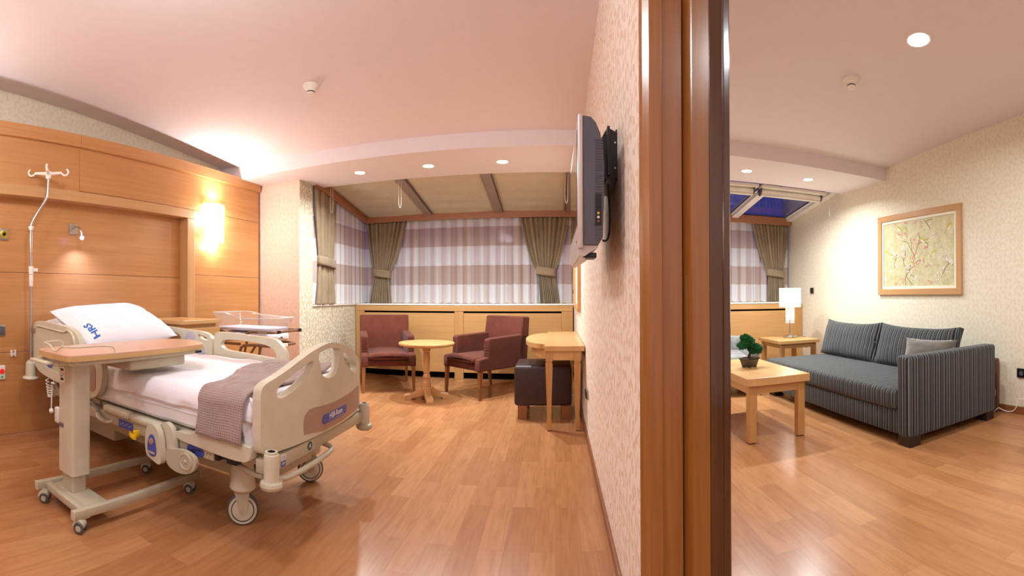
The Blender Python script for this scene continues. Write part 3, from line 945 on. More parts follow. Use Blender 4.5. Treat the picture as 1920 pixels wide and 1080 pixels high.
# foot end: cross beam with its marks, corner bumpers, push bar
mb = MB(); mb.box(-1.185, -1.118, 1.56, 2.54, .352, .412, .006)
beam = obj('foot_beam', mb, M['ivory_dark'], bed)
mb = MB(); mb.box(-1.1185, -1.1168, 1.655, 1.690, .385, .408); lab(obj('mark', mb, M['white'], beam, smooth=False), 'white CE mark')
mb = text_mb('CE', .022, lambda u, v, w: (-1.1166 + w, 1.6725 + u, .3965 + v)); obj('lettering', mb, M['ink_blue'], beam, smooth=False)
mb = MB(); mb.box(-1.1185, -1.1168, 1.655, 1.690, .358, .383); lab(obj('mark', mb, M['blue'], beam, smooth=False), 'blue NF mark')
mb = text_mb('NF', .015, lambda u, v, w: (-1.1166 + w, 1.6725 + u, .3705 + v)); obj('lettering', mb, M['ink_white'], beam, smooth=False)
mb = MB(); mb.lathe([(0, 0), (.021, 0), (.021, .0015), (0, .0015)], (-1.1182, 1.90, .385), 'X'); lab(obj('mark', mb, M['greentag'], beam), 'round dark green mark')
mb = text_mb('A', .03, lambda u, v, w: (-1.1162 + w, 1.90 + u, .385 + v)); obj('lettering', mb, M['ink_white'], beam, smooth=False)
for x, y in ((-1.105, 1.565), (-1.118, 2.545)):
    mb = MB()
    mb.lathe([(.0, .335), (.033, .335), (.033, .43), (.031, .444), (.027, .446), (.027, .455), (.018, .456), (.018, .45), (0, .45)], (x, y, 0))
    p = obj('bumper_post', mb, M['ivory'], bed)
    mb = MB(); mb.lathe([(0, .296), (.030, .296), (.046, .306), (.050, .318), (.046, .330), (.034, .337), (0, .337)], (x, y, 0)); obj('bumper_roller', mb, M['ivory_dark'], p)
    mb = MB(); mb.box(x - .011, x + .011, y - .011, y + .011, .4495, .4565); obj('socket_hole', mb, M['void'], p, smooth=False)
mb = MB(); mb.tube([(-1.37, 1.62, .345), (-1.20, 1.60, .318), (-1.10, 1.64, .312), (-1.082, 1.80, .315), (-1.075, 2.03, .325), (-1.085, 2.07, .338), (-1.15, 2.08, .345)], .013, 10, 2)
obj('push_bar', mb, M['ivory_dark'], bed)
# base: longitudinal beams, cross members, motor box
mb = MB()
for y in (1.62, 2.44): mb.box(-3.2, -1.18, y, y + .05, .355, .412, .008)
for x in (-3.15, -2.4, -1.75): mb.box(x, x + .06, 1.64, 2.46, .33, .39, .005)
mb.box(-3.1, -1.45, 1.80, 1.86, .19, .26, .006); mb.box(-3.1, -1.45, 2.24, 2.30, .19, .26, .006)
for x in (-3.05, -1.52): mb.box(x, x + .07, 1.78, 2.32, .17, .25, .006)
mb.box(-1.47, -1.33, 1.82, 2.29, .17, .24, .012)
mb.tube([(-2.2, 1.88, .26), (-1.8, 1.88, .36)], .025, 10); mb.tube([(-2.2, 2.22, .26), (-1.8, 2.22, .36)], .025, 10)
mb.tube([(-2.9, 1.88, .26), (-2.5, 1.88, .36)], .025, 10)
obj('chassis', mb, M['ivory_dark'], bed)
mb = MB(); mb.box(-2.95, -2.60, 1.84, 2.26, .09, .29, .02); obj('motor_box', mb, M['ivory_dark'], bed)
# deck panels under the mattress
mb = MB()
mb.box(-2.40, -1.22, 1.60, 2.50, .412, .442, .006)
mb.box(-3.22, -2.42, 1.60, 2.50, .412, .442, .006, mat=Matrix.Translation((-2.42, 0, .43)) @ Matrix.Rotation(math.atan(.15), 4, 'Y') @ Matrix.Translation((2.42, 0, -.43)))
obj('deck', mb, M['ivory_dark'], bed)
def capsule(x0, x1, z0, z1, y0, y1):
    mb = MB(); mb.box(x0, x1, y0, y1, z0, z1, min((z1 - z0), (y1 - y0)) * .42, 3); return mb
for yy, s in ((1.535, 1), (2.51, -1)):
    for x0, x1, z0, z1 in ((-2.30, -2.045, .405, .452), (-2.035, -1.69, .405, .448)):
        obj('deck_edge_bar', capsule(x0, x1, z0, z1, yy, yy + .055), M['ivory'], bed)
    pl = [(-1.655, .402), (-1.66, .43), (-1.645, .444), (-1.56, .446), (-1.535, .462), (-1.51, .474), (-1.42, .474), (-1.2, .468), (-1.19, .44), (-1.20, .392), (-1.3, .385), (-1.5, .396)]
    mb = MB(); mb.plate(smooth_loop(pl, 1), [], .05, lambda u, v, w, yy=yy: Vector((u, yy + w, v)))
    obj('foot_side_panel', mb, M['ivory'], bed, bevel=.008)
# lower side strip with labels and the yellow release tab
mb = MB(); mb.box(-2.62, -1.42, 1.555, 1.615, .345, .408, .006); st = obj('side_strip', mb, M['ivory_dark'], bed)
mb = MB(); mb.plate(rounded(.135, .046, .006, 4, -2.085, .372), [], .002, lambda u, v, w: Vector((u, 1.5555 - w, v)))
lab(obj('control_label', mb, M['blue'], st), 'blue rectangular control label')
mb = MB()
for k in range(6): mb.box(-2.135 + k * .019, -2.125 + k * .019, 1.5528, 1.5536, .366 + .008 * (k % 2), .372 + .008 * (k % 2))
obj('lettering', mb, M['grey_pad'], st, smooth=False)
mb = MB(); mb.plate(rounded(.115, .044, .020, 5, -1.535, .368), [], .002, lambda u, v, w: Vector((u, 1.5555 - w, v)))
lab(obj('control_label', mb, M['blue'], st), 'blue rounded control label with a bed symbol')
mb = MB(); mb.box(-1.585, -1.575, 1.5525, 1.5535, .358, .366)
mb.box(-1.57, -1.535, 1.5525, 1.5535, .358, .364)
for a, b in (((-1.56, .366), (-1.53, .374)), ((-1.53, .374), (-1.495, .374))): mb.tube([(a[0], 1.553, a[1]), (b[0], 1.553, b[1])], .0025, 6)
obj('lettering', mb, M['ink'], st, smooth=False)
for x in (-1.46, -1.44):
    mb = MB(); mb.lathe([(0, 0), (.006, 0), (.005, .003), (0, .004)], (x, 1.556, .372), mat=Matrix.Rotation(PI / 2, 4, 'X'), seg=12); obj('screw', mb, M['steel'], st)
mb = MB(); mb.tube([(-2.07, 1.575, .345), (-2.02, 1.54, .335), (-1.965, 1.525, .335)], [.008, .011, .013, .012], 8, 1)
mb.box(-1.985, -1.958, 1.525, 1.56, .335, .372, .004)
lab(obj('release_tab', mb, M['yellow'], bed), 'yellow release tab')
# folded rail mechanism: two ivory shells, blue pedal label, round hinge plate
mb = MB()
sh = [(-1.815, .30), (-1.815, .41), (-1.800, .448), (-1.765, .465), (-1.728, .452), (-1.705, .41), (-1.695, .34), (-1.695, .268), (-1.76, .285)]
mb.plate(smooth_loop(sh, 2), [], .035, lambda u, v, w: Vector((u, 1.475 + w, v)))
mb.plate(smooth_loop([(u + .055, v + .012) for u, v in sh], 2), [], .028, lambda u, v, w: Vector((u, 1.518 + w, v)))
hs = obj('hinge_shell', mb, M['ivory'], bed, bevel=.006)
mb = MB(); mb.plate(smooth_loop([(-1.795, .325), (-1.787, .385), (-1.770, .412), (-1.748, .412), (-1.733, .385), (-1.722, .315), (-1.76, .300)], 2), [], .004, lambda u, v, w: Vector((u, 1.4745 - w, v)))
lab(obj('pedal_label', mb, M['blue'], hs), 'blue oval pedal label')
mb = MB(); mb.lathe([(0, 0), (.017, 0), (.015, .005), (0, .006)], (-1.762, 1.471, .378), mat=Matrix.Rotation(PI / 2, 4, 'X')); obj('button', mb, M['taupe_panel'], hs)
mb = MB(); mb.box(-1.79, -1.735, 1.468, 1.471, .318, .328); obj('grip_strip', mb, M['ivory_dark'], hs)
mb = MB()
mb.plate(smooth_loop([(-1.70, .29), (-1.70, .355), (-1.64, .362), (-1.57, .375), (-1.50, .360), (-1.485, .32), (-1.52, .272), (-1.60, .252), (-1.67, .262)], 2), [], .02, lambda u, v, w: Vector((u, 1.51 + w, v)))
mb.lathe([(0, 0), (.042, 0), (.042, .008), (.034, .010), (.032, .006), (0, .006)], (-1.555, 1.512, .322), mat=Matrix.Rotation(PI / 2, 4, 'X'))
mb.lathe([(0, 0), (.010, 0), (.008, .006), (0, .007)], (-1.555, 1.506, .322), mat=Matrix.Rotation(PI / 2, 4, 'X'))
obj('hinge_plate', mb, M['ivory_dark'], bed, bevel=.003)
mb = MB(); mb.box(-1.42, -1.395, 1.56, 1.60, .35, .385, .003); mb.box(-1.35, -1.29, 1.56, 1.60, .352, .382, .006); mb.tube([(-1.40, 1.575, .37), (-1.34, 1.575, .366)], .006, 8)
obj('connector', mb, M['black'], bed)

# near head rail (raised), with the long grip opening, inner recess and control pad
def pl_near(u, v, w): return Vector((u, 1.515 + w, v))
rail = [(-3.20, .895), (-3.14, .912), (-2.90, .902), (-2.70, .892), (-2.60, .872), (-2.545, .825), (-2.52, .775), (-2.44, .745), (-2.32, .722), (-2.275, .700), (-2.262, .655), (-2.275, .570), (-2.30, .525), (-2.35, .480), (-2.44, .465), (-2.60, .482), (-2.80, .497), (-2.95, .507), (-3.10, .527), (-3.19, .565), (-3.235, .63), (-3.245, .75), (-3.225, .85)]
hole = [(-3.10, .645), (-2.95, .652), (-2.70, .650), (-2.56, .645), (-2.53, .625), (-2.55, .575), (-2.62, .555), (-2.80, .562), (-2.95, .572), (-3.07, .590), (-3.12, .615)]
mb = MB(); mb.plate(smooth_loop(rail, 2), [smooth_loop(hole, 2)], .042, pl_near)
nr = obj('side_rail', mb, M['ivory'], bed, bevel=.010)
mb = MB(); mb.box(-3.12, -2.52, 1.535, 1.545, .55, .66); obj('rail_back', mb, M['ivory_dark'], nr)
mb = MB(); mb.tube([(-3.16, 1.511, .868), (-3.10, 1.511, .872), (-3.04, 1.511, .868), (-2.80, 1.511, .855), (-2.72, 1.511, .852), (-2.68, 1.511, .868)], .006, 8, 2)
mb.tube([(-2.68, 1.511, .872), (-2.62, 1.511, .855), (-2.585, 1.511, .81), (-2.57, 1.511, .76)], .010, 8, 2)
obj('rail_moulding', mb, M['ivory'], nr)
mb = MB(); mb.box(-3.222, -3.178, 1.512, 1.5155, .812, .852, .003); obj('finger_recess', mb, M['taupe_panel'], nr)
mb = MB(); mb.plate(smooth_loop([(-3.02, .640), (-2.93, .640), (-2.93, .60), (-2.955, .575), (-3.0, .575), (-3.02, .60)], 2), [], .004, lambda u, v, w: Vector((u, 1.534 - w, v))); lab(obj('control_label', mb, M['blue'], nr), 'blue shield-shaped control label')
mb = MB(); mb.box(-3.01, -2.85, 1.5135, 1.5155, .694, .722, .004); obj('pad_cover', mb, M['ivory_dark'], nr)
mb = MB(); mb.plate(rounded(.10, .17, .045, 6, -2.385, .60), [], .003, lambda u, v, w: Vector((u, 1.5155 - w, v))); obj('control_pad', mb, M['taupe_panel'], nr)
# rail lift arms below
for x in (-2.98, -2.86):
    mb = MB(); mb.tube([(x, 1.56, .53), (x + .04, 1.58, .43), (x + .12, 1.60, .37)], .016, 8, 1)
    obj('rail_arm', mb, M['ivory_dark'], bed)

# far rails: head section and foot section, both raised
def pl_far(u, v, w): return Vector((u, 2.545 + w, v))
rf = [(-2.345, .60), (-2.338, .70), (-2.342, .775), (-2.37, .808), (-2.42, .824), (-2.52, .832), (-2.75, .842), (-3.0, .856), (-3.16, .862), (-3.21, .84), (-3.21, .62), (-3.0, .575), (-2.5, .54)]
ha = [(-2.97, .812), (-2.80, .808), (-2.71, .797), (-2.678, .77), (-2.69, .72), (-2.80, .712), (-3.0, .725), (-3.02, .775)]
hb = [(-2.490, .800), (-2.475, .806), (-2.405, .790), (-2.378, .762), (-2.385, .748), (-2.405, .762), (-2.485, .782)]
mb = MB(); mb.plate(smooth_loop(rf, 2), [smooth_loop(ha, 2), smooth_loop(hb, 1)], .04, pl_far)
fr1 = lab(obj('side_rail', mb, M['ivory'], bed, bevel=.009), 'head-end side rail on the wall side')
mb = MB(); mb.plate(smooth_loop([(-2.63, .822), (-2.52, .818), (-2.52, .745), (-2.44, .725), (-2.41, .68), (-2.41, .60), (-2.63, .60)], 1), [], .003, lambda u, v, w: Vector((u, 2.5455 - w, v))); obj('control_pad', mb, M['grey_pad'], fr1)
rg = [(-2.325, .59), (-2.320, .75), (-2.318, .815), (-2.30, .835), (-2.20, .833), (-2.0, .826), (-1.82, .818), (-1.75, .802), (-1.70, .755), (-1.675, .70), (-1.668, .62), (-1.69, .57), (-1.9, .55), (-2.2, .55)]
hg = [(-2.235, .778), (-2.12, .785), (-1.95, .778), (-1.83, .765), (-1.775, .735), (-1.752, .70), (-1.765, .678), (-1.85, .683), (-2.02, .695), (-2.19, .704), (-2.235, .715), (-2.258, .745)]
mb = MB(); mb.plate(smooth_loop(rg, 2), [smooth_loop(hg, 2)], .04, pl_far)
lab(obj('side_rail', mb, M['ivory'], bed, bevel=.009), 'foot-end side rail on the wall side')
for x in (-3.0, -2.5, -2.2, -1.85):
    mb = MB(); mb.tube([(x, 2.575, .62), (x, 2.57, .46), (x, 2.50, .39)], .014, 8, 1)
    obj('rail_arm', mb, M['ivory_dark'], bed)
# bed headboard
hbp = [(-.46, .44), (-.47, .84), (-.43, .90), (-.2, .935), (0, .94), (.2, .935), (.43, .90), (.47, .84), (.46, .44)]
mb = MB(); mb.plate(smooth_loop(hbp, 2), [], .03, lambda u, v, w: Vector((-3.27 + w, BY + u, v)))
obj('headboard', mb, M['ivory'], bed, bevel=.008)

# casters
def bed_caster(x, y, ang, hz=.205, full=True):
    mb = MB()
    mb.lathe([(0, .172), (.056, .172), (.064, .182), (.054, .29), (.044, .37), (.044, .40), (0, .40)], (x, y, 0), seg=28)
    c = obj('caster_housing', mb, M['ivory'], bed)
    rot = Matrix.Translation((x, y, 0)) @ Matrix.Rotation(ang, 4, 'Z')
    mb = MB()
    for s in (-1, 1):
        mb.plate(smooth_loop([(-.046, .178), (.034, .178), (.026, .11), (.016, .062), (-.002, .055), (-.018, .07), (-.03, .13)], 1), [], .006, lambda u, v, w, s=s: rot @ Vector((s * .024 - .003 + w, u, v)))
    mb.box(-.026, .026, -.03, .03, .150, .176, .004, mat=rot)
    obj('fork', mb, M['ivory_dark'], c)
    mb = MB(); R = Matrix.Translation(rot @ Vector((0, 0, .076))) @ Matrix.Rotation(ang, 4, 'Z') @ Matrix.Rotation(PI / 2, 4, 'Y')
    mb.lathe([(.052, -.016), (.070, -.016), (.076, -.010), (.076, .010), (.070, .016), (.052, .016)], mat=R, seg=40)
    w = obj('tyre', mb, M['rubber'], c)
    mb = MB(); mb.lathe([(0, -.019), (.050, -.019), (.056, -.0165), (.0675, -.0165), (.0675, .0165), (.056, .0165), (.050, .019), (0, .019)], mat=R, seg=40)
    obj('wheel_disc', mb, M['ivory'], c)
    mb = MB(); mb.lathe([(.0535, -.0185), (.0555, -.0185), (.0555, .0185), (.0535, .0185)], mat=R, seg=40); obj('groove', mb, M['black'], c)
ANG = math.atan2(1.737, -1.396)
bed_caster(-1.396, 1.737, math.atan2(-1.737, 1.396)); bed_caster(-1.39, 2.37, math.atan2(-2.37, 1.39) + .1)
bed_caster(-3.02, 1.74, .3); bed_caster(-3.02, 2.36, -.4)
# coiled handset cable and pendant at the head end
mb = MB()
pts = []
for k in range(150):
    a = k * .85; s = k / 149
    pts.append((-2.99 + .10 * s + .012 * math.cos(a), 1.520 + .012 * math.sin(a), .50 - .13 * math.sin(PI * min(1, s * 1.2)) * .9 - .02 * s))
mb.tube(pts, .0035, 6)
hc = obj('coiled_cable', mb, M['white'], bed)
mb = MB(); mb.tube([(-2.91, 1.52, .45), (-2.905, 1.512, .36), (-2.90, 1.508, .30)], .005, 6)
mb.sphere((-2.90, 1.508, .285), .024, 1, .7, .8)
obj('pendant_switch', mb, M['white'], hc)
mb = MB(); mb.box(-2.845, -2.79, 1.50, 1.535, .22, .33, .012, 3); obj('handset', mb, M['white'], bed)
mb = MB()
pts = []
for k in range(110):
    a = k * .85; s = k / 109
    pts.append((-2.40 + .16 * s + .011 * math.cos(a), 1.528 + .011 * math.sin(a), .455 - .09 * s - .02 * math.sin(PI * s)))
mb.tube(pts, .0035, 6); obj('coiled_cable', mb, M['ivory_dark'], bed)
mb = MB(); mb.tube([(-2.36, 1.54, .40), (-2.34, 1.525, .368), (-2.24, 1.525, .355), (-2.19, 1.54, .375)], .008, 8, 2); obj('bag_hook', mb, M['ivory'], bed)

# IV pole socket on the bed corner and the pole itself
t = thing('iv_pole', 'thin chrome IV pole with a white four-armed hook head at the bed corner', 'IV pole', (-3.225, 1.495, .46))
ix, iy = -3.225, 1.497
mb = MB(); mb.lathe([(0, .46), (.060, .46), (.066, .468), (.060, .478), (.042, .484), (.040, .585), (.030, .590), (.028, .602), (0, .602)], (ix, iy, 0)); obj('socket_foot', mb, M['ivory'], t)
mb = MB(); mb.tube([(ix, iy, .60), (ix, iy, 1.60), (ix, iy, 1.66), (ix, iy + .045, 1.735), (ix, iy + .115, 1.835), (ix, iy + .140, 1.89), (ix, iy + .145, 1.98), (ix, iy + .147, 2.04)], .0105, 12, 2); obj('pole', mb, M['steel'], t)
mb = MB(); mb.lathe([(0, -.02), (.016, -.02), (.016, -.008), (.021, -.006), (.021, .006), (.016, .008), (0, .008)], (ix, iy, 1.625)); obj('pole_collar', mb, M['white'], t)
mb = MB(); mb.lathe([(0, -.03), (.017, -.03), (.020, .03), (0, .03)], (ix, iy, 1.295)); mb.box(ix - .01, ix + .01, iy + .01, iy + .055, 1.285, 1.312, .005); mb.box(ix - .012, ix + .012, iy - .013, iy + .013, 1.17, 1.262, .004)
obj('height_clamp', mb, M['white'], t)
hx, hy, hz = ix, iy + .147, 2.045
mb = MB(); mb.lathe([(0, -.03), (.018, -.03), (.024, .0), (.020, .03), (0, .032)], (hx, hy, hz))
for a in (58, 148, 238, 328):
    d = Vector((math.cos(R_(a)), math.sin(R_(a)), 0)); n = Vector((0, 0, 1))
    q = lambda r, z: Vector((hx, hy, hz)) + d * r + n * z
    mb.tube([q(0, .012), q(.05, .014), q(.105, .018)], [.016, .013, .010], 8)
    mb.tube([q(.10, .018), q(.118, .0), q(.140, -.004), q(.156, .012), q(.156, .034), q(.142, .046)], .0075, 8, 2)
obj('hook_head', mb, M['white'], t)

# ------------------------------------------------------------------ mattress, pillows, duvet, throw
def mat_top(x): return .600 + raise_(x)
mb = MB()
NX, NP = 40, 36
def mfn(u, v):
    x = -3.20 + (3.20 - 1.225) * u
    # rounded-rectangle cross-section, v around
    a = 2 * PI * v
    cx, cz = math.cos(a), math.sin(a)
    k = 7.0
    r = (abs(cx) ** k + abs(cz) ** k) ** (-1 / k)
    e = min(1, min(u, 1 - u) * 25 + .80)
    y = BY + .475 * r * cx * (.985 + .015 * e)
    z = .522 + .080 * r * cz * e
    return (x, y + .004 * nz(x * 9, a * 3), z + raise_(x) + .003 * nz(x * 7, a * 2, 4))
mb.grid(NX, NP, mfn)
mb.bm.verts.ensure_lookup_table()
for ring in (0, NX):
    vs = [v for v in mb.bm.verts if abs(v.co.x - (-3.20 if ring == 0 else -1.20)) < 1e-5]
bmesh.ops.remove_doubles(mb.bm, verts=mb.bm.verts[:], dist=1e-5)
bmesh.ops.holes_fill(mb.bm, edges=[e for e in mb.bm.edges if e.is_boundary], sides=0)
mt = obj('mattress', mb, M['linen'], recalc=True)
tag(mt, 'white sheeted mattress lying on the hospital bed', 'mattress')
# sheet seam
mb = MB(); mb.tube([(-2.40, 1.572, .545), (-2.1, 1.570, .530), (-1.8, 1.570, .535), (-1.48, 1.570, .530)], .0025, 6)
p = obj('sheet_hem', mb, M['linen'], mt)
mb = MB(); mb.grid(10, 14, lambda u, v: (-1.262 + .065 * u, 1.572 - .012 * math.sin(u * 5 + v * 3) + .010 * nz(u * 4, v * 5), .428 + .23 * v))
mb.grid(14, 14, lambda u, v: (-1.197 + .006 * nz(u * 8, v * 4), 1.572 + .90 * u, .44 + .22 * v))
obj('tucked_sheet', mb, M['linen'], mt, solid=.006)

def pillow(name, label, c, hw, hl, th, rot, seed):
    """hw along local x, hl along local y"""
    m = Matrix.Translation(c) @ rot
    mb = MB()
    N = 26
    for s in (1, -1):
        def fn(u, v, s=s):
            a, b = 2 * u - 1, 2 * v - 1
            pin = 1 - .055 * (1 - abs(b)) - 0.0
            x = hw * a * (1 - .05 * (1 - a * a) * 0 - .04 * (b * b) * 0 ) * (1 - .05 * math.cos(b * PI / 2) * abs(a) ** 3 * 0)
            y = hl * b
            k = (1 - abs(a) ** 2.6) * (1 - abs(b) ** 3.2)
            z = th * max(0, k) ** .45
            z += .010 * nz(a * 2.3 + seed, b * 2.9, s) * (k > 0)
            edge = (1 - .06 * (1 - b * b)) if abs(a) > .0 else 1
            x *= 1 - .05 * (1 - b * b) * abs(a)
            y *= 1 - .04 * (1 - a * a) * abs(b)
            return m @ Vector((x, y, s * z + .004 * nz(a * 6, b * 6, seed)))
        mb.grid(N, N, fn)
    bmesh.ops.remove_doubles(mb.bm, verts=mb.bm.verts[:], dist=.0006)
    o = obj(name, mb, M['linen'], recalc=True, angle=60)
    return tag(o, label, 'pillow', 'pillows on the hospital bed'), m
ptilt = Matrix.Rotation(R_(24), 4, 'Y') @ Matrix.Rotation(R_(0), 4, 'Z')
pillow('pillow', 'lower white pillow showing one corner at the head of the bed', (-2.98, 1.98, .80), .25, .42, .085, Matrix.Rotation(R_(10), 4, 'Y') @ Matrix.Rotation(R_(-3), 4, 'Z'), 2.0)
pw, pm = pillow('pillow', 'large white upper pillow with blue printed letters leaning at the head of the bed', (-2.86, 2.03, .885), .265, .43, .105, Matrix.Rotation(R_(24), 4, 'Y') @ Matrix.Rotation(R_(4), 4, 'Z'), 5.0)

def duvet_z(x): return .665 + raise_(x) * .9
def duvet_top(x, s): return duvet_z(x) + .018 * nz(x * 2.2, s * 2.6) + .008 * nz(x * 6, s * 7, 3)
mb = MB()
def dfn(u, v):
    x = -2.62 + (2.62 - 1.205) * u
    L = .62                              # half development across the bed
    s = (v - .5) * 2 * L
    hw = .478
    top = duvet_top(x, s)
    a = abs(s); sg = 1 if s > 0 else -1
    if a < hw - .06:
        y = s; z = top
    elif a < hw + .04:
        t = (a - (hw - .06)) / .10
        y = sg * (hw - .06 + .07 * math.sin(t * PI / 2) + .0); z = top - .07 * (1 - math.cos(t * PI / 2))
    else:
        d = a - (hw + .04)
        y = sg * (hw + .012 + .012 * nz(x * 9, 3 * sg) * min(1, d * 12)); z = top - .07 - d * (0.34 if sg < 0 else .5)
    if v < .001 or v > .999: z -= .004
    return (x, BY + y, z)
mb.grid(60, 70, dfn)
dv = obj('duvet', mb, M['linen'], solid=.022, angle=60)
tag(dv, 'white duvet spread over the hospital bed', 'duvet')

# mauve waffle throw laid across the foot of the bed
mb = MB()
def tfn(u, v):
    # v runs across the bed from the hanging near end to the far side, u along the bed
    L0, L1 = .205, .88
    s = v * (L0 + L1)
    x0 = -1.50 + (-.22) * smoothstep(.25, .9, v) + .03 * smoothstep(0, .2, v) * 0
    x1 = -1.235 + .0 * v
    x = x0 + (x1 - x0) * u
    ny = 1.545
    topz = duvet_top(x, max(-.42, (ny + .063 + (s - L0 - .05) * .93) - BY)) + .022
    if s < L0 - .05:
        d = L0 - .05 - s
        y = ny - .012 - .018 * min(1, d / .12) + .006 * nz(x * 14, s * 5); z = topz - .065 - d
        x += .012 * nz(s * 6, u * 2)
    elif s < L0 + .05:
        t = (s - (L0 - .05)) / .10
        y = ny - .012 + .075 * (1 - math.cos(t * PI / 2)); z = topz - .065 + .065 * math.sin(t * PI / 2)
    else:
        y = ny + .063 + (s - L0 - .05) * .93; z = topz
    # folds gathered along the top
    f = smoothstep(L0 - .02, L0 + .08, s) * (1 - smoothstep(L0 + .18, L0 + .36, s))
    z += f * .016 * abs(math.sin(u * 11 + 2 * nz(u * 3, s * 8))) * (0.6 + nz(u * 4, s * 6, 2))
    g = smoothstep(L0 + .45, L0 + .65, s)
    z += g * .022 * abs(math.sin(u * 9 + 3 * nz(u * 2, s * 3, 7)))
    z += .006 * nz(x * 8, s * 8, 9) + .012 * smoothstep(.0, .12, 1 - u) * 0
    return (x, y, z)
mb.grid(44, 90, tfn, lambda u, v: (u * .30, v * 1.08))
th = obj('throw_blanket', mb, M['waffle'], solid=.012, angle=60)
tag(th, 'mauve waffle throw blanket folded across the foot of the bed', 'blanket')

# printed letters on the pillow: they run from lower right to upper left
nrm = pm.to_3x3() @ Vector((0, 0, 1))
def on_pillow(u, v, w):
    a = R_(128)                      # reading direction in the pillow's own plane
    ly = math.cos(R_(97)) * u - math.sin(R_(97)) * v
    lx = -(math.sin(R_(97)) * u + math.cos(R_(97)) * v)
    px_, py_ = .165 + lx, -.350 + ly
    A, B = px_ / .265, py_ / .43
    k = max(0, (1 - abs(A) ** 2.6) * (1 - abs(B) ** 3.2))
    A2, B2 = A, B
    z = .105 * k ** .45 + .010 * nz(A * 2.3 + 5.0, B * 2.9, 1) + .004 * nz(A * 6, B * 6, 5.0)
    return pm @ Vector((px_ * (1 - .05 * (1 - B * B) * abs(A)), py_ * (1 - .04 * (1 - A * A) * abs(B)), z + .0015 + w))
mb = text_mb('HRS', .075, on_pillow, .0004, 1.0, 1.15, .0022)
obj('printed_letters', mb, M['ink_blue'], pw, smooth=False)

# ================================================================== OVERBED TABLE
t = thing('overbed_table', 'beige rolling overbed table with a salmon wood top standing beside the bed', 'overbed table', (-2.06, 1.3, 0))
ol = [(-2.19, 1.06), (-1.93, 1.06), (-1.89, 1.075), (-1.875, 1.12), (-1.875, 1.90), (-1.90, 2.0), (-2.05, 2.10), (-2.20, 2.12), (-2.31, 2.05), (-2.32, 1.9), (-2.31, 1.32), (-2.26, 1.15), (-2.225, 1.08)]
mb = MB(); mb.plate(smooth_loop(ol, 2), [], .007, lambda u, v, w: Vector((u, v, .808 + w)))
top = obj('tabletop', mb, M['obt_top'], t, smooth=False)
mb = MB(); mb.plate(smooth_loop(ol, 2), [], .022, lambda u, v, w: Vector((u, v, .786 + w))); obj('top_edge', mb, M['obt_edge'], top, smooth=False)
mb = MB(); mb.plate(smooth_loop([(u + (.02 if u < -2.1 else -.015), v + (.02 if v < 1.5 else -.03)) for u, v in ol], 2), [], .022, lambda u, v, w: Vector((u, v, .764 + w))); obj('top_tray', mb, M['ivory_dark'], top, smooth=False)
# wire rail round the near end
mb = MB()
mb.tube([(-2.25, 1.24, .815), (-2.25, 1.24, .850), (-2.235, 1.16, .852), (-2.19, 1.085, .852), (-2.10, 1.082, .852), (-2.07, 1.082, .830), (-2.04, 1.082, .822), (-2.01, 1.082, .830), (-1.985, 1.085, .850), (-1.93, 1.09, .852), (-1.90, 1.11, .852), (-1.90, 1.34, .852), (-1.90, 1.345, .815)], .0045, 8, 2)
obj('wire_rail', mb, M['ivory'], top)
mb = MB(); mb.box(-1.871, -1.866, 1.89, 1.94, .770, .785, .002); obj('latch', mb, M['black'], top, smooth=False)
# drawer below, handle block under the near end
mb = MB()
m = Matrix.Identity(4)
mb.box(-2.26, -1.92, 1.46, 1.86, .705, .764, .012, 3); obj('drawer', mb, M['ivory_dark'], t)
mb = MB(); mb.box(-2.26, -2.02, 1.085, 1.20, .745, .772, .008); mb.box(-2.24, -2.05, 1.03, 1.13, .752, .768, .006); obj('lift_lever', mb, M['ivory'], t)
mb = MB(); mb.plate(rounded(.150, .115, .018, 5, -2.105, 1.232), [], .60, lambda u, v, w: Vector((u, v, .175 + w)))
col = obj('column', mb, M['ivory'], t, angle=40)
mb = MB(); mb.plate(rounded(.115, .085, .012, 4, -2.105, 1.232), [], .135, lambda u, v, w: Vector((u, v, .045 + w))); obj('lower_column', mb, M['ivory_dark'], t, angle=40)
# stickers
mb = MB()
fx = -2.182
for z, what in ((.695, 'upper small white label with print'), (.645, 'lower small white label with a bar code')):
    mb = MB(); mb.box(-2.170, -2.110, 1.1735, 1.1745, z, z + .040)
    s1 = lab(obj('sticker', mb, M['white'], col, smooth=False), what)
    mb = MB(); mb.box(-2.150, -2.130, 1.1728, 1.1736, z + .029, z + .035); obj('blue_print', mb, M['ink_blue'], s1, smooth=False)
    mb = MB(); mb.box(-2.152, -2.122, 1.1728, 1.1736, z + .009, z + .021); obj('black_print', mb, M['ink'], s1, smooth=False)
mb = MB(); mb.box(-2.165, -2.118, 1.1735, 1.1745, .405, .430); s2 = lab(obj('badge', mb, M['alu'], col, smooth=False), 'small name badge with blue lettering')
mb = text_mb('Hill-Rom', .0115, lambda u, v, w: (-2.1415 + u, 1.1730 - w, .4175 + v)); obj('lettering', mb, M['ink_blue'], s2, smooth=False)
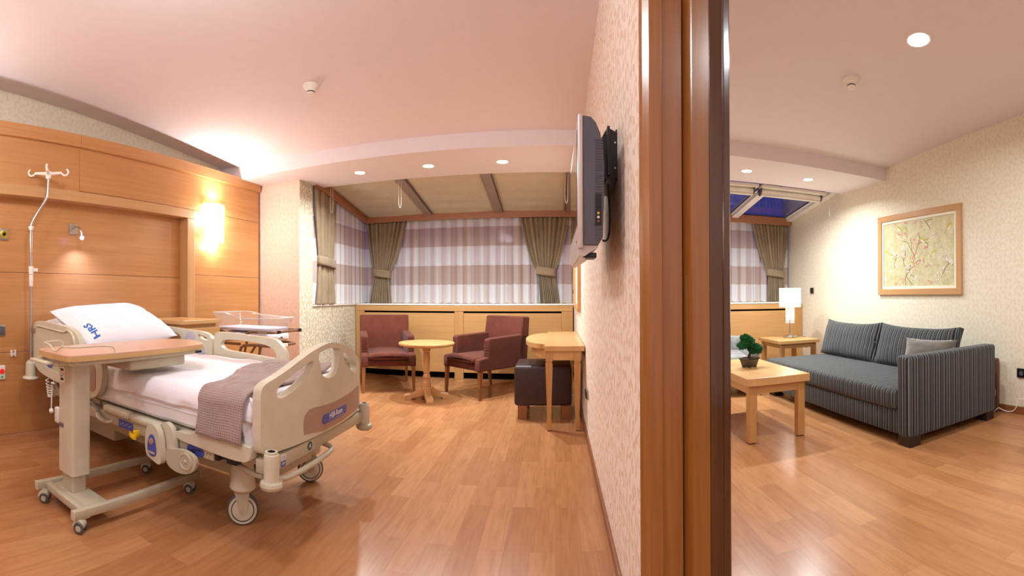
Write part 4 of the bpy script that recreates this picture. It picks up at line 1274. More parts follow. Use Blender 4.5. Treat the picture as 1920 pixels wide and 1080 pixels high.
# base frame
mb = MB()
mb.box(-2.255, -1.835, 1.16, 1.30, .060, .085, .006)
mb.box(-2.255, -1.835, 1.125, 1.165, .055, .092, .006)
obj('base_plate', mb, M['ivory_dark'], t)
for x in (-2.255, -1.865):
    mb = MB(); mb.box(x, x + .032, 1.075, 1.90, .062, .102, .004); l_ = obj('base_leg', mb, M['ivory_dark'], t)
    for yy in (1.072, 1.897):
        mb = MB(); mb.box(x - .001, x + .033, yy, yy + .006, .060, .104, .002); obj('end_cap', mb, M['ivory'], l_)
def twin_caster(root, x, y, a, r=.026):
    mb = MB(); mb.cyl((x, y, .052), (x, y, .066), .008)
    m = Matrix.Translation((x, y, 0)) @ Matrix.Rotation(a, 4, 'Z')
    mb.lathe([(0, -.021), (r * 1.02, -.021), (r * 1.06, -.012), (r * 1.06, .012), (r * 1.02, .021), (0, .021)], mat=m @ Matrix.Translation((.004, 0, r + .010)) @ Matrix.Rotation(PI / 2, 4, 'X'), seg=24)
    c = obj('caster', mb, M['ivory'], root)
    mb = MB()
    for s in (-1, 1):
        mb.lathe([(.012, -.006), (r * .92, -.006), (r, -.003), (r, .003), (r * .92, .006), (.012, .006)], mat=m @ Matrix.Translation((.010, s * .022, r)) @ Matrix.Rotation(PI / 2, 4, 'X'), seg=26)
    w = obj('wheel', mb, M['rubber'], c)
    mb = MB()
    for s in (-1, 1):
        mb.lathe([(0, -.008), (.013, -.008), (.015, -.004), (.015, .004), (.013, .008), (0, .008)], mat=m @ Matrix.Translation((.010, s * .022, r)) @ Matrix.Rotation(PI / 2, 4, 'X'), seg=20)
    obj('hub', mb, M['ivory_dark'], c)
for x, y, a in ((-2.215, 1.105, .75), (-1.85, 1.108, .55), (-2.24, 1.822, .55), (-1.85, 1.818, .35)): twin_caster(t, x, y, a)

# ================================================================== NIGHTSTAND
t = thing('nightstand', 'beech bedside cabinet standing between the bed and the clear baby bassinet', 'bedside cabinet', (-3.02, 2.88, 0))
mb = MB(); mb.box(-3.27, -2.765, 2.665, 3.095, .06, .825, .003); b = obj('body', mb, M['beech_z'], t, smooth=False)
mb = MB(); mb.box(-3.28, -2.75, 2.645, 3.115, .858, .893, .004); obj('top', mb, M['beech_y'], t, smooth=False)
mb = MB(); mb.box(-3.26, -2.79, 2.68, 3.08, .825, .858); obj('shadow_gap', mb, M['beech_y'], t, smooth=False)
for z0, z1 in ((.665, .822), (.365, .66), (.065, .36)):
    mb = MB(); mb.box(-2.768, -2.748, 2.668, 3.092, z0, z1, .002); d = obj('drawer', mb, M['beech_y'], t, smooth=False)
    mb = MB(); mb.box(-2.748, -2.735, 2.82, 2.94, (z0 + z1) / 2 - .006, (z0 + z1) / 2 + .006, .002); obj('handle', mb, M['steel'], d)
mb = MB(); mb.box(-3.24, -2.80, 2.69, 3.07, 0, .06); obj('plinth', mb, M['void'], t, smooth=False)

# ================================================================== BASSINET
t = thing('bassinet', 'clear acrylic baby bassinet on a brown tube trolley beside the wood panelling', 'bassinet', (-2.63, 3.42, 0))
ya, yb = 3.22, 3.63
xa, xb = -2.97, -2.29
def rim(x):                                # high head end, sweeping down to the foot
    return .945 - .047 * smoothstep(-2.82, -2.60, x) + .004 * smoothstep(-2.6, -2.29, x)
mb = MB()
n = 36
def tub(u, v):
    # walk round the rim: rounded rectangle, v up the wall
    P = rounded(xb - xa, yb - ya, .05, 6, (xa + xb) / 2, (ya + yb) / 2)
    i = u * len(P); a = P[int(i) % len(P)]; c = P[(int(i) + 1) % len(P)]; f = i - int(i)
    x = a[0] + (c[0] - a[0]) * f; y = a[1] + (c[1] - a[1]) * f
    k = .86 + .14 * v
    cx, cy = (xa + xb) / 2, (ya + yb) / 2
    z0 = .785
    return (cx + (x - cx) * k, cy + (y - cy) * k, z0 + (rim(x) - z0) * v)
N = len(rounded(1, 1, .1, 6))
mb.grid(N, 8, tub, closed_u=True)
tb = obj('tub', mb, M['clear'], t, solid=.004, angle=70)
mb = MB()
P = rounded(xb - xa, yb - ya, .05, 6, (xa + xb) / 2, (ya + yb) / 2)
dense = []
for i in range(len(P)):
    a, c = P[i], P[(i + 1) % len(P)]
    m = 14 if math.hypot(a[0] - c[0], a[1] - c[1]) > .1 else 1
    dense += [(a[0] + (c[0] - a[0]) * k / m, a[1] + (c[1] - a[1]) * k / m) for k in range(m)]
mb.tube([(x, y, rim(x)) for x, y in dense], .0045, 8, 0, closed=True)
obj('rim', mb, clear_mat('frosted_acrylic_edge', (.97, .96, .95), .15, .45, (.95, .90, .86)), tb)
mb = MB(); mb.box(xa + .05, xb - .05, ya + .035, yb - .035, .788, .815, .012, 3); obj('mattress', mb, plain('lilac_white_mattress', (214, 208, 226), .7), t)
# upper tube frame, dipping on the near side
mb = MB()
mb.tube([(xa - .03, ya - .01, .782), (-2.80, ya - .01, .782), (-2.74, ya - .01, .752), (-2.66, ya - .01, .722), (-2.58, ya - .01, .735), (-2.52, ya - .01, .775), (-2.45, ya - .01, .785), (xb + .02, ya - .01, .785), (xb + .035, ya + .01, .785), (xb + .035, yb + .02, .785)], .0115, 10, 1)
mb.tube([(xa - .03, ya - .01, .782), (xa - .03, yb + .02, .785), (xb + .035, yb + .02, .785)], .0115, 10)
obj('upper_frame', mb, M['brown_metal'], t)
mb = MB(); mb.box(xb + .022, xb + .048, ya + .05, ya + .10, .772, .799, .003); obj('frame_clip', mb, M['black'], t); mb = MB(); mb.box(xb + .024, xb + .050, yb - .02, yb + .03, .770, .800, .003); obj('frame_clip', mb, M['black'], t)
mb = MB(); mb.box(-2.40, -2.30, ya - .0255, ya - .021, .777, .796); obj('frame_label', mb, M['alu'], t, smooth=False)
mb = MB()
mb.tube([(-2.62, ya, .40), (-2.62, ya, .60), (-2.60, ya, .65), (-2.52, ya, .668), (xb + .02, ya, .668), (xb + .04, ya + .02, .668), (xb + .04, yb + .02, .668), (-2.95, yb + .02, .668), (-2.97, yb, .668), (-2.97, ya, .668), (-2.62, ya, .668)], .013, 10, 1)
obj('lower_frame', mb, M['brown_metal'], t)
mb = MB(); mb.box(xb + .026, xb + .055, ya + .10, ya + .20, .655, .682, .002); obj('frame_label', mb, M['white'], t, smooth=False)
mb = MB()
for x in (-2.86, -2.40):
    for y in (ya + .02, yb - .0): mb.tube([(x, y, .66), (x - .04, y, .50), (x - .05, y, .14), (x - .05, y, .09)], .012, 8, 1)
mb.tube([(-2.95, ya, .10), (-2.35, ya, .10)], .013, 8); mb.tube([(-2.95, yb, .10), (-2.35, yb, .10)], .013, 8); mb.tube([(-2.65, ya, .10), (-2.65, yb, .10)], .013, 8)
mb.tube([(-2.46, ya + .02, .66), (-2.54, ya + .02, .55), (-2.60, ya + .02, .40)], .011, 8)
obj('trolley_frame', mb, M['brown_metal'], t)
for x in (-2.93, -2.37):
    for y in (ya, yb):
        mb = MB(); mb.lathe([(0, -.012), (.040, -.012), (.044, -.006), (.044, .006), (.040, .012), (0, .012)], (x, y, .044), 'Y'); mb.cyl((x, y, .05), (x, y, .10), .010); obj('caster', mb, M['rubber'], t)
mb = MB()
def lf(u, v):
    a = 2 * PI * u
    r = (abs(math.cos(a)) ** 6 + abs(math.sin(a)) ** 6) ** (-1 / 6)
    e = max(.001, 1 - abs(2 * v - 1) ** 10) ** .3
    return (-2.93 + .62 * v, (ya + yb) / 2 + .185 * r * math.cos(a) * e, .728 + .040 * r * math.sin(a) * e + .010 * nz(v * 8, a) + .006 * nz(v * 22, a * 2))
mb.grid(30, 30, lf, closed_u=True)
tag(obj('folded_linen', mb, M['linen'], angle=60), 'folded white linen lying on the shelf under the clear bassinet tub', 'linen')

# ================================================================== ARMCHAIRS
def make_armchair(loc, rz, label):
    t = thing('armchair', label, 'armchair', loc, rz, 'burgundy armchairs by the round table')
    W2 = .31
    bm_ = M['burgundy']
    mb = MB(); mb.box(-W2 + .012, W2 - .012, -.350, .33, .304, .372, .010, 3); obj('seat_base', mb, bm_, t, local=True)
    mb = MB()
    def cu(u, v, top):
        a, b = 2 * u - 1, 2 * v - 1
        k = max(0, (1 - abs(a) ** 8) * (1 - abs(b) ** 8)) ** .125
        return (.226 * a, -.044 + .332 * b, .408 + (1 if top else -1) * (.036 + .008 * (1 - b * b) * (1 - a * a)) * k + (.012 * (1 - a * a) if top else 0))
    ss = lambda w: .5 - .5 * math.cos(PI * w)
    for top in (True, False): mb.grid(24, 24, lambda u, v: cu(ss(u), ss(v), top))
    bmesh.ops.remove_doubles(mb.bm, verts=mb.bm.verts[:], dist=.0008)
    obj('seat_cushion', mb, bm_, t, local=True, recalc=True, angle=70)
    for s in (-1, 1):
        xa, xb = (s * W2, s * (W2 - .082))
        mb = MB()
        pr = [(-.36, .30), (.36, .30), (.37, .66), (.30, .66), (-.20, .643), (-.225, .63), (-.232, .44), (-.345, .432), (-.36, .415)]
        mb.prism(pr, min(xa, xb), max(xa, xb))
        obj('arm', mb, bm_, t, local=True, bevel=.013, angle=50)
        mb = MB()                      # gathered seam pleats on the arm front
        for k in range(6):
            z = .462 + .03 * k
            mb.tube([(min(xa, xb) + .008, -.231, z), ((xa + xb) / 2, -.2355, z + .006), (max(xa, xb) - .008, -.231, z + .002)], .0014, 6)
        obj('arm_pleat', mb, bm_, t, local=True)
    mb = MB()
    mb.prism([(.225, .385), (.335, .30), (.375, .30), (.405, .60), (.425, .845), (.41, .858), (.325, .858), (.308, .845), (.27, .60)], -W2, W2)
    obj('backrest', mb, bm_, t, local=True, bevel=.014, angle=50)
    for sx in (-1, 1):
        for y, ty in ((-.325, -.335), (.315, .36)):
            mb = MB()
            x0, x1 = sx * (W2 - .028), sx * (W2 - .022)
            T = [(x0 - .022, y - .022, .302), (x0 + .022, y - .022, .302), (x0 + .022, y + .022, .302), (x0 - .022, y + .022, .302)]
            B = [(x1 - .013, ty - .013, 0), (x1 + .013, ty - .013, 0), (x1 + .013, ty + .013, 0), (x1 - .013, ty + .013, 0)]
            tv = [mb.bm.verts.new(p) for p in T]; bv = [mb.bm.verts.new(p) for p in B]
            mb.bm.faces.new(tv); mb.bm.faces.new(list(reversed(bv)))
            for k in range(4): mb.bm.faces.new((tv[k], bv[k], bv[(k + 1) % 4], tv[(k + 1) % 4]))
            obj('leg', mb, M['chairleg'], t, local=True, smooth=False, bevel=.002, recalc=True)
    return t
ch = make_armchair((-1.99, 5.195, 0), R_(25.5), 'burgundy armchair at the left of the round table, beside the window bay wall')
dup(ch, (-.800, 5.215, 0), 'burgundy armchair turned towards the round table, beside the brown leather ottoman', R_(-38.8))

# ================================================================== ROUND TABLE
tx, ty = -1.355, 4.735
t = thing('round_table', 'small round beech pedestal table between the two burgundy armchairs', 'side table', (tx, ty, 0))
mb = MB(); mb.lathe([(0, .570), (.270, .570), (.292, .576), (.300, .584), (.300, .598), (.295, .605), (0, .605)], (tx, ty, 0), seg=56); obj('tabletop', mb, M['beech_x'], t)
mb = MB()
mb.box(tx - .046, tx + .046, ty - .046, ty + .046, .535, .572, .004)
mb.lathe([(.040, .535), (.042, .515), (.030, .505), (.034, .49), (.037, .42), (.030, .33), (.028, .30), (.038, .292), (.038, .284), (.026, .276), (.040, .255), (.041, .235), (.024, .215), (.036, .205), (.036, .195), (.046, .18), (.047, .13), (.047, .11)], (tx, ty, 0), seg=28)
mb.box(tx - .05, tx + .05, ty - .05, ty + .05, .075, .135, .006, mat=Matrix.Translation((tx, ty, 0)) @ Matrix.Rotation(R_(24), 4, 'Z') @ Matrix.Translation((-tx, -ty, 0)))
obj('pedestal', mb, M['frame_wood_v'], t)
for k in range(4):
    a = R_(24 + 90 * k)
    m = Matrix.Translation((tx, ty, 0)) @ Matrix.Rotation(a, 4, 'Z')
    mb = MB()
    pf = [(.035, .125), (.06, .125), (.10, .088), (.15, .062), (.20, .055), (.232, .050), (.243, .036), (.243, .0), (.165, .0), (.165, .018), (.035, .045)]
    pts = []
    for y0_, y1_ in ((-.036, .036),):
        mb.prism([(p, q) for p, q in pf], y0_, y1_, 'Y')
    for yy in (-.018, 0, .018): mb.tube([(.06, yy, .125), (.10, yy, .089), (.15, yy, .063), (.20, yy, .056), (.234, yy, .050)], .0075, 6, 1)
    mb.xf(m)
    obj('foot', mb, M['frame_wood_v'], t, bevel=.003, angle=40)

# ================================================================== OTTOMAN, CONSOLE TABLE
t = thing('ottoman', 'dark brown leather cube ottoman under the half-round console table', 'ottoman', (-.11, 4.33, 0))
mb = MB(); mb.box(-.365, .146, 4.075, 4.575, .122, .478, .028, 4); c = obj('cushion_body', mb, M['leather'], t)
mb = MB()
for k in range(46): mb.box(-.335 + k * .0098, -.3285 + k * .0098, 4.0795, 4.0825, .4625, .4655)
obj('stitching', mb, plain('grey_stitching', (150, 140, 136), .7, mottled=0), c, smooth=False)
for x in (-.335, .055):
    for y in (4.095, 4.475):
        mb = MB(); mb.box(x, x + .082, y, y + .08, 0, .124, .003); obj('leg', mb, M['chairleg'], t, smooth=False)

t = thing('console_table', 'half-round beech console table on tapered legs against the leaf wallpaper', 'console table', (.08, 4.55, 0))
ya, yb = 3.72, 5.22
outl = [(.238, ya), (-.085, ya), (-.085, ya + .17)]
for k in range(25):
    a = PI * k / 24
    outl.append((-.085 - .02 - .175 * math.sin(a), (ya + yb) / 2 - (.56) * math.cos(a)))
outl += [(-.085, yb - .17), (-.085, yb), (.238, yb)]
mb = MB(); mb.plate(outl, [], .042, lambda u, v, w: Vector((u, v, .650 + w))); obj('tabletop', mb, M['beech_y'], t, smooth=False, bevel=.003)
mb = MB()
mb.box(-.06, .215, ya + .025, ya + .05, .575, .65); mb.box(-.06, .215, yb - .05, yb - .025, .575, .65); mb.box(.19, .215, ya + .03, yb - .03, .575, .65)
ap = []
for k in range(25):
    a = PI * k / 24
    ap.append((-.08 - .145 * math.sin(a), (ya + yb) / 2 - .53 * math.cos(a)))
inner = [(x + .02, (y - (ya + yb) / 2) * .965 + (ya + yb) / 2) for x, y in ap]
mb.plate(ap + list(reversed(inner)), [], .075, lambda u, v, w: Vector((u, v, .575 + w)))
obj('apron', mb, M['beech_y'], t, smooth=False)
for x in (-.050, .180):
    for y in (ya + .045, yb - .045):
        mb = MB()
        mb.box(x - .029, x + .029, y - .029, y + .029, .565, .65)
        mb.box(x - .024, x + .024, y - .024, y + .024, .548, .566)
        r0, r1 = .029, .016
        tv = [mb.bm.verts.new((x + a * r0, y + b * r0, .548)) for a, b in ((-1, -1), (1, -1), (1, 1), (-1, 1))]
        bv = [mb.bm.verts.new((x + a * r1, y + b * r1, .085)) for a, b in ((-1, -1), (1, -1), (1, 1), (-1, 1))]
        mb.bm.faces.new(tv); mb.bm.faces.new(list(reversed(bv)))
        for k in range(4): mb.bm.faces.new((tv[k], bv[k], bv[(k + 1) % 4], tv[(k + 1) % 4]))
        mb.box(x - .019, x + .019, y - .019, y + .019, .006, .087)
        l_ = obj('leg', mb, M['beech_z'], t, smooth=False, bevel=.0015, recalc=True)
        mb = MB(); mb.box(x - .014, x + .014, y - .014, y + .014, 0, .008); obj('glide', mb, M['black'], l_, smooth=False)

# ================================================================== TELEVISION ON THE PARTITION
t = thing('television', 'grey flat television with a silver bezel hung sideways-on high on the partition wall', 'television', (.12, 1.95, 1.5))
ta, tb = 1.585, 2.30
z0, z1 = 1.262, 1.725
mb = MB()
pf = [(.098, z0 + .012), (.150, z0 + .012), (.166, z0 + .04), (.172, z0 + .20), (.172, z1 - .17), (.168, z1 - .11), (.158, z1 - .06), (.143, z1 - .025), (.126, z1 - .006), (.098, z1 - .002)]
mb.prism(pf, ta, tb, 'Y')
sh = obj('back_shell', mb, M['tv_grey'], t, bevel=.004, angle=40)
mb = MB()
for k in range(20): mb.box(.140, .168, ta - .0022, ta, z0 + .195 + k * .0095, z0 + .1985 + k * .0095)
obj('vent_ribs', mb, M['tv_grey'], sh, smooth=False)
mb = MB()
for k in range(6): mb.box(.140, .164, ta - .0022, ta, z0 + .03 + k * .0085, z0 + .0335 + k * .0085)
obj('vent_ribs', mb, M['tv_grey'], sh, smooth=False)
mb = MB(); mb.box(.139, .161, ta - .0026, ta + .01, z0 + .080, z0 + .190, .001); pp = obj('port_panel', mb, M['black'], sh, smooth=False)
for z, m in ((.146, 'black'), (.122, 'brass'), (.108, 'white'), (.094, 'red')):
    mb = MB(); mb.lathe([(.0022, 0), (.0045, 0), (.0045, .004), (.0022, .004)], (.150, ta - .0026, z0 + z), mat=Matrix.Rotation(PI / 2, 4, 'X'), seg=14)
    obj('socket', mb, M[m] if m != 'red' else plain('rca_red', (150, 50, 36), .4, mottled=0), pp)
mb = MB()
mb.box(.080, .098, ta - .004, tb + .004, z0, z1 + .003, .006, 3)
mb.prism([(.080, z0 + .004), (.084, z0 - .022), (.104, z0 - .024), (.150, z0 + .006), (.150, z0 + .014), (.098, z0 + .014)], ta + .01, tb - .01, 'Y')
bz = lab(obj('bezel', mb, M['tv_silver'], t, angle=40), 'silver front frame and lower speaker bar')
mb = MB(); mb.box(.0782, .082, ta + .055, tb - .055, z0 + .085, z1 - .035, .001); obj('screen', mb, M['screen'], t, smooth=False)
mb = MB(); mb.lathe([(0, 0), (.006, 0), (.005, .002), (0, .002)], (.0800, ta + .10, z0 + .035), mat=Matrix.Rotation(-PI / 2, 4, 'Y')); obj('button', mb, M['tv_grey'], bz)
mb = MB(); mb.box(.112, .146, ta + .02, ta + .12, z0 - .030, z0 - .012, .003); mb.cyl((.112, ta + .05, z0 - .022), (.100, ta + .05, z0 - .024), .006, .003, 10)
tag(obj('infrared_receiver', mb, M['black']), 'small black box with a plug fixed under the television', 'receiver')
t = thing('tv_bracket', 'black steel wall bracket holding the television on the leaf wallpaper', 'wall bracket', (PX0, 1.95, 1.66))
mb = MB(); mb.box(PX0 - .006, PX0, 1.80, 2.12, 1.555, 1.755, .001); p = obj('wall_plate', mb, M['black'], t, smooth=False)
mb = MB(); mb.prism([(.176, 1.60), (.19, 1.56), (PX0, 1.56), (PX0, 1.74), (.218, 1.755), (.176, 1.68)], 1.795, 1.803, 'Y'); mb.box(.205, .215, 1.78, 2.14, 1.57, 1.76); mb.box(.205, PX0, 1.80, 2.12, 1.56, 1.566); mb.prism([(.172, 1.60), (.215, 1.56), (.215, 1.75), (.205, 1.762), (.172, 1.70)], 1.83, 1.84, 'Y'); mb.prism([(.172, 1.60), (.215, 1.56), (.215, 1.75), (.172, 1.70)], 2.08, 2.09, 'Y'); mb.box(.172, .18, 1.82, 2.1, 1.50, 1.70)
obj('hanging_arm', mb, M['black'], t, smooth=False)
for z in (1.60, 1.70):
    mb = MB(); mb.lathe([(0, 0), (.005, 0), (.004, .003), (0, .003)], (.237, 1.795, z), mat=Matrix.Rotation(PI / 2, 4, 'X'), seg=12); obj('bolt', mb, M['steel'], p)
mb = MB(); mb.tube([(.172, 1.66, 1.30), (.185, 1.66, 1.295), (.200, 1.68, 1.32), (.205, 1.70, 1.40), (.20, 1.72, 1.52)], .004, 8, 2); tag(obj('tv_cable', mb, M['black']), 'thin black cable looping behind the television', 'cable')

# picture seen edge-on further along the partition, thermostat, wall socket
t = thing('picture_frame', 'wooden picture frame seen almost edge-on on the partition wall beyond the television', 'picture', (PX0, 4.85, 1.35))
mb = MB()
for a, b, c, d in ((4.36, 5.28, .955, 1.015), (4.36, 5.28, 1.70, 1.76), (4.36, 4.42, 1.015, 1.70), (5.22, 5.28, 1.015, 1.70)): mb.box(PX0 - .034, PX0, a, b, c, d, .003)
obj('frame', mb, M['frame_wood_v'], t, smooth=False)
mb = MB(); mb.box(PX0 - .012, PX0 - .002, 4.42, 5.22, 1.015, 1.70); obj('artwork', mb, M['mat_board'], t, smooth=False)
t = thing('thermostat', 'small grey wall control on the partition wall near the window', 'wall control', (PX0, 5.75, 1.15))
mb = MB(); mb.box(PX0 - .012, PX0, 5.70, 5.80, 1.10, 1.20, .003); obj('case', mb, M['alu'], t)
mb = MB(); mb.lathe([(0, 0), (.03, 0), (.026, .014), (0, .016)], (PX0 - .010, 5.75, 1.15), mat=Matrix.Rotation(-PI / 2, 4, 'Y')); obj('dial', mb, M['tv_grey'], t)
t = thing('wall_socket', 'dark grey power socket low on the leaf wallpaper of the partition', 'power socket', (PX0, 3.48, .36))
mb = MB(); mb.box(PX0 - .012, PX0, 3.40, 3.545, .325, .395, .003); c = obj('plate', mb, M['alu'], t)
for y in (3.44, 3.505):
    mb = MB(); mb.box(PX0 - .020, PX0 - .010, y - .028, y + .028, .332, .388, .004); obj('socket_insert', mb, M['black'], t)

# ================================================================== WINDOW CABINETS
def cabinet(x0, x1, stiles, label):
    t = thing('radiator_cabinet', label, 'radiator cabinet', ((x0 + x1) / 2, 6.1, 0), 0, 'radiator cabinets under the windows')
    F = 5.975
    mb = MB(); mb.box(x0, x1, F - .006, 6.40, .895, .967, .004); obj('top_rail', mb, M['beech_x'], t, smooth=False)
    for a, b in stiles:
        mb = MB(); mb.box(a, b, F, F + .03, 0, .895, .002); obj('stile', mb, M['beech_z'], t, smooth=False)
    for (a, b), (c, d) in zip(stiles, stiles[1:]):
        mb = MB(); mb.box(b + .002, c - .002, F + .006, F + .026, .085, .870, .002); obj('front_panel', mb, M['beech_x'], t, smooth=False)
    mb = MB(); mb.box(x0, x1, F + .05, F + .06, 0, .895); obj('dark_back', mb, M['void'], t, smooth=False)
    return t
cabinet(-2.755, .232, [(-2.755, -2.625), (-1.325, -1.205), (.085, .232)], 'long beech radiator cabinet under the bedroom window behind the burgundy armchairs')
cabinet(PX1 + .01, 3.545, [(PX1 + .01, .62), (1.90, 2.02), (3.33, 3.545)], 'beech radiator cabinet under the living room window behind the table lamp')
# plaques of brushed metal on the window board
mb = MB(); mb.box(-1.55, -.78, 6.03, 6.14, .992, .996)
tag(obj('vent_grille', mb, M['alu'], smooth=False), 'pale metal air grille lying on the bedroom window board', 'grille')

# pelmets
mb = MB(); mb.box(-2.745, PX0, 6.27, 6.30, 2.172, 2.288, .003); tag(obj('curtain_pelmet', mb, M['pelmet'], smooth=False), 'cherry wood pelmet above the wide bedroom window', 'pelmet', 'cherry wood curtain pelmets')
mb = MB(); mb.box(PX1, 3.535, 6.27, 6.30, 2.172, 2.288, .003); tag(obj('curtain_pelmet', mb, M['pelmet'], smooth=False), 'cherry wood pelmet above the living room window', 'pelmet', 'cherry wood curtain pelmets')
mb = MB()
zb = lambda y: 2.172 + .152 * (6.30 - y)
mb.prism([(4.775, zb(4.775)), (6.27, zb(6.27)), (6.27, zb(6.27) + .115), (4.775, zb(4.775) + .115)], -2.735, -2.708)
tag(obj('curtain_pelmet', mb, M['pelmet_y'], smooth=False), 'sloping cherry wood pelmet above the side window of the bay', 'pelmet', 'cherry wood curtain pelmets')

# ------------------------------------------------------------------ sheers
def sheer(name, label, p0, p1, z0, ztop, waves, amp, seed):
    """vertical voile from p0 to p1 in plan"""
    p0, p1 = Vector(p0), Vector(p1)
    d = (p1 - p0); L = d.length; d.normalize(); n = Vector((-d.y, d.x, 0))
    mb = MB()
    nu = waves * 12
    def fn(u, v):
        z = z0 + v * (ztop(u) - z0)
        ph = 2 * PI * waves * u + 1.3 * nz(u * waves * .35, seed) + .25 * nz(u * 9, v * 2, seed)
        w = amp * (math.sin(ph) + .35 * math.sin(2 * ph + 1)) * (.55 + .45 * (1 - v))
        return p0 + d * (u * L + .012 * math.cos(ph)) + n * w + Vector((0, 0, z + .006 * math.sin(ph) * (1 - v)))
    mb.grid(nu, 14, fn, lambda u, v: (u * L * 1.9, v * (ztop(u) - z0) + .01))
    o = obj(name, mb, M['sheer'], angle=180)
    return tag(o, label, 'curtain', 'plaid sheer curtains')
sheer('sheer_curtain', 'plaid sheer curtain across the wide bedroom window', (-2.80, 6.375, 0), (PX0 - .02, 6.375, 0), 1.0, lambda u: 2.24, 26, .020, 1)
sheer('sheer_curtain', 'plaid sheer curtain on the narrow side window of the bay', (-2.79, 4.80, 0), (-2.79, 6.39, 0), 1.0, lambda u: zb(4.8 + 1.54 * u) + .06, 13, .018, 5)
sheer('sheer_curtain', 'plaid sheer curtain across the living room window', (PX1 + .02, 6.375, 0), (3.52, 6.375, 0), 1.0, lambda u: 2.24, 25, .020, 9)

def drape(label, org, dx, nrm, top, tie, bot, folds, seed, z0=.985, ztop=lambda a: 2.18, ztie=1.43):
    """tied-back drape; top/tie/bot are (left,right) positions along dx from org"""
    org, dx, nrm = Vector(org), Vector(dx), Vector(nrm)
    t = thing('tied_drape', label, 'curtain', org + dx * ((tie[0] + tie[1]) / 2) + Vector((0, 0, z0)), 0, 'taupe tied-back drapes')
    mb = MB()
    zt = ztie
    def edge(k, s):                   # k 0 left 1 right; s height param
        if s > 0:                     # above the tie
            f = s ** .62
            return tie[k] + (top[k] - tie[k]) * f
        f = (-s) ** .9
        return tie[k] + (bot[k] - tie[k]) * f
    nu = folds * 10
    def fn(u, v):
        s = (v - .40) / .60 if v > .40 else (v - .40) / .40
        a0, a1 = edge(0, s), edge(1, s)
        ph = 2 * PI * folds * u + 1.6 * nz(u * 4, seed) + .5 * nz(u * 7, s * 1.5, seed)
        amp = (.016 + .020 * min(1, abs(s) * 1.3)) * (.75 + .7 * nz(u * folds * .6, seed + 3))
        pos = a0 + (a1 - a0) * (u + .006 * math.sin(ph * .5))
        w = amp * (math.sin(ph) + .3 * math.sin(2.3 * ph + seed))
        zz = ztop(pos) if callable(ztop) else ztop
        z = (zt + s * (zz - zt)) if s > 0 else (zt + s * (zt - z0))
        sag = .0
        return org + dx * pos + nrm * w + Vector((0, 0, z + (.012 * math.sin(ph) if v < .02 else 0)))
    mb.grid(nu, 40, fn)
    cl = obj('curtain', mb, M['taupe'], t, angle=180, solid=.002)
    mb = MB()
    def tf(u, v):
        a = 2 * PI * u
        c = (tie[0] + tie[1]) / 2; hw = (tie[1] - tie[0]) / 2 + .022
        r = (abs(math.cos(a)) ** 3 + abs(math.sin(a)) ** 3) ** (-1 / 3)
        return org + dx * (c + hw * r * math.cos(a)) + nrm * (.048 * r * math.sin(a)) + Vector((0, 0, zt - .055 + .11 * v - .02 * math.cos(a)))
    mb.grid(40, 3, tf, closed_u=True)
    obj('tieback', mb, M['taupe'], t, angle=180, solid=.004)
    return t
drape('taupe tied-back drape in the corner at the left end of the wide bedroom window', (0, 6.325, 0), (1, 0, 0), (0, -1, 0), (-2.74, -2.10), (-2.60, -2.39), (-2.69, -2.345), 9, 2.0)
drape('taupe tied-back drape at the right end of the bedroom window, beside the television', (0, 6.325, 0), (1, 0, 0), (0, -1, 0), (-.49, .20), (-.235, -.02), (-.205, .065), 10, 4.0)
drape('taupe tied-back drape at the right end of the living room window, behind the table lamp', (0, 6.325, 0), (1, 0, 0), (0, -1, 0), (2.88, 3.50), (3.155, 3.40), (3.13, 3.46), 10, 7.0)
drape('taupe tied-back drape at the near end of the narrow side window of the bay', (-2.755, 0, 0), (0, 1, 0), (1, 0, 0), (4.79, 5.36), (4.91, 5.29), (4.84, 5.33), 8, 11.0, ztop=lambda a: zb(a) + .05, ztie=1.52)

# ------------------------------------------------------------------ roof blinds with bead chains
def bead_chain(parent, x, y, z0, z1, gap=.03):
    mb = MB()
    n = int((z1 - z0) / .0085)
    for k in range(n + 1):
        z = z0 + (z1 - z0) * k / n
        sq = min(1, (z - z0) / .05) ** .5
        for s in (-1, 1): mb.sphere((x + s * gap / 2 * sq, y, z), .0035, seg=6, rings=4)
    o = obj('bead_chain', mb, M['white'], parent)
    o['kind'] = 'stuff'
    return o
def roof_blind(x0, x1, label, chain):
    t = thing('roof_blind', label, 'blind', ((x0 + x1) / 2, 5.6, 2.36), 0, 'beige roof blinds')
    mb = MB()
    def fn(u, v):
        y = 4.97 + (6.33 - 4.97) * v
        return (x0 + (x1 - x0) * u, y, sky(y) - .028 - .012 * abs(math.sin(PI * v * 5)) ** .6 * 0 - .010 * math.sin(PI * u) * (.5 + .5 * math.cos(PI * v * 10)) - .003 * nz(u * 5, v * 9))
    mb.grid(16, 40, fn)
    obj('cloth', mb, M['blind'], t, angle=180, solid=.002)
    if chain: bead_chain(t, *chain)
    return t
roof_blind(-2.70, -1.82, 'beige roof blind drawn shut in the left bay of the roof glazing', (-2.629, 5.0, 2.12, 2.42))
roof_blind(-1.70, -.815, 'beige roof blind drawn shut in the middle bay of the roof glazing', (-1.745, 5.0, 2.11, 2.42))
roof_blind(-.705, .135, 'beige roof blind drawn shut in the right bay of the roof glazing, beside the television', (.127, 5.0, 2.10, 2.42))
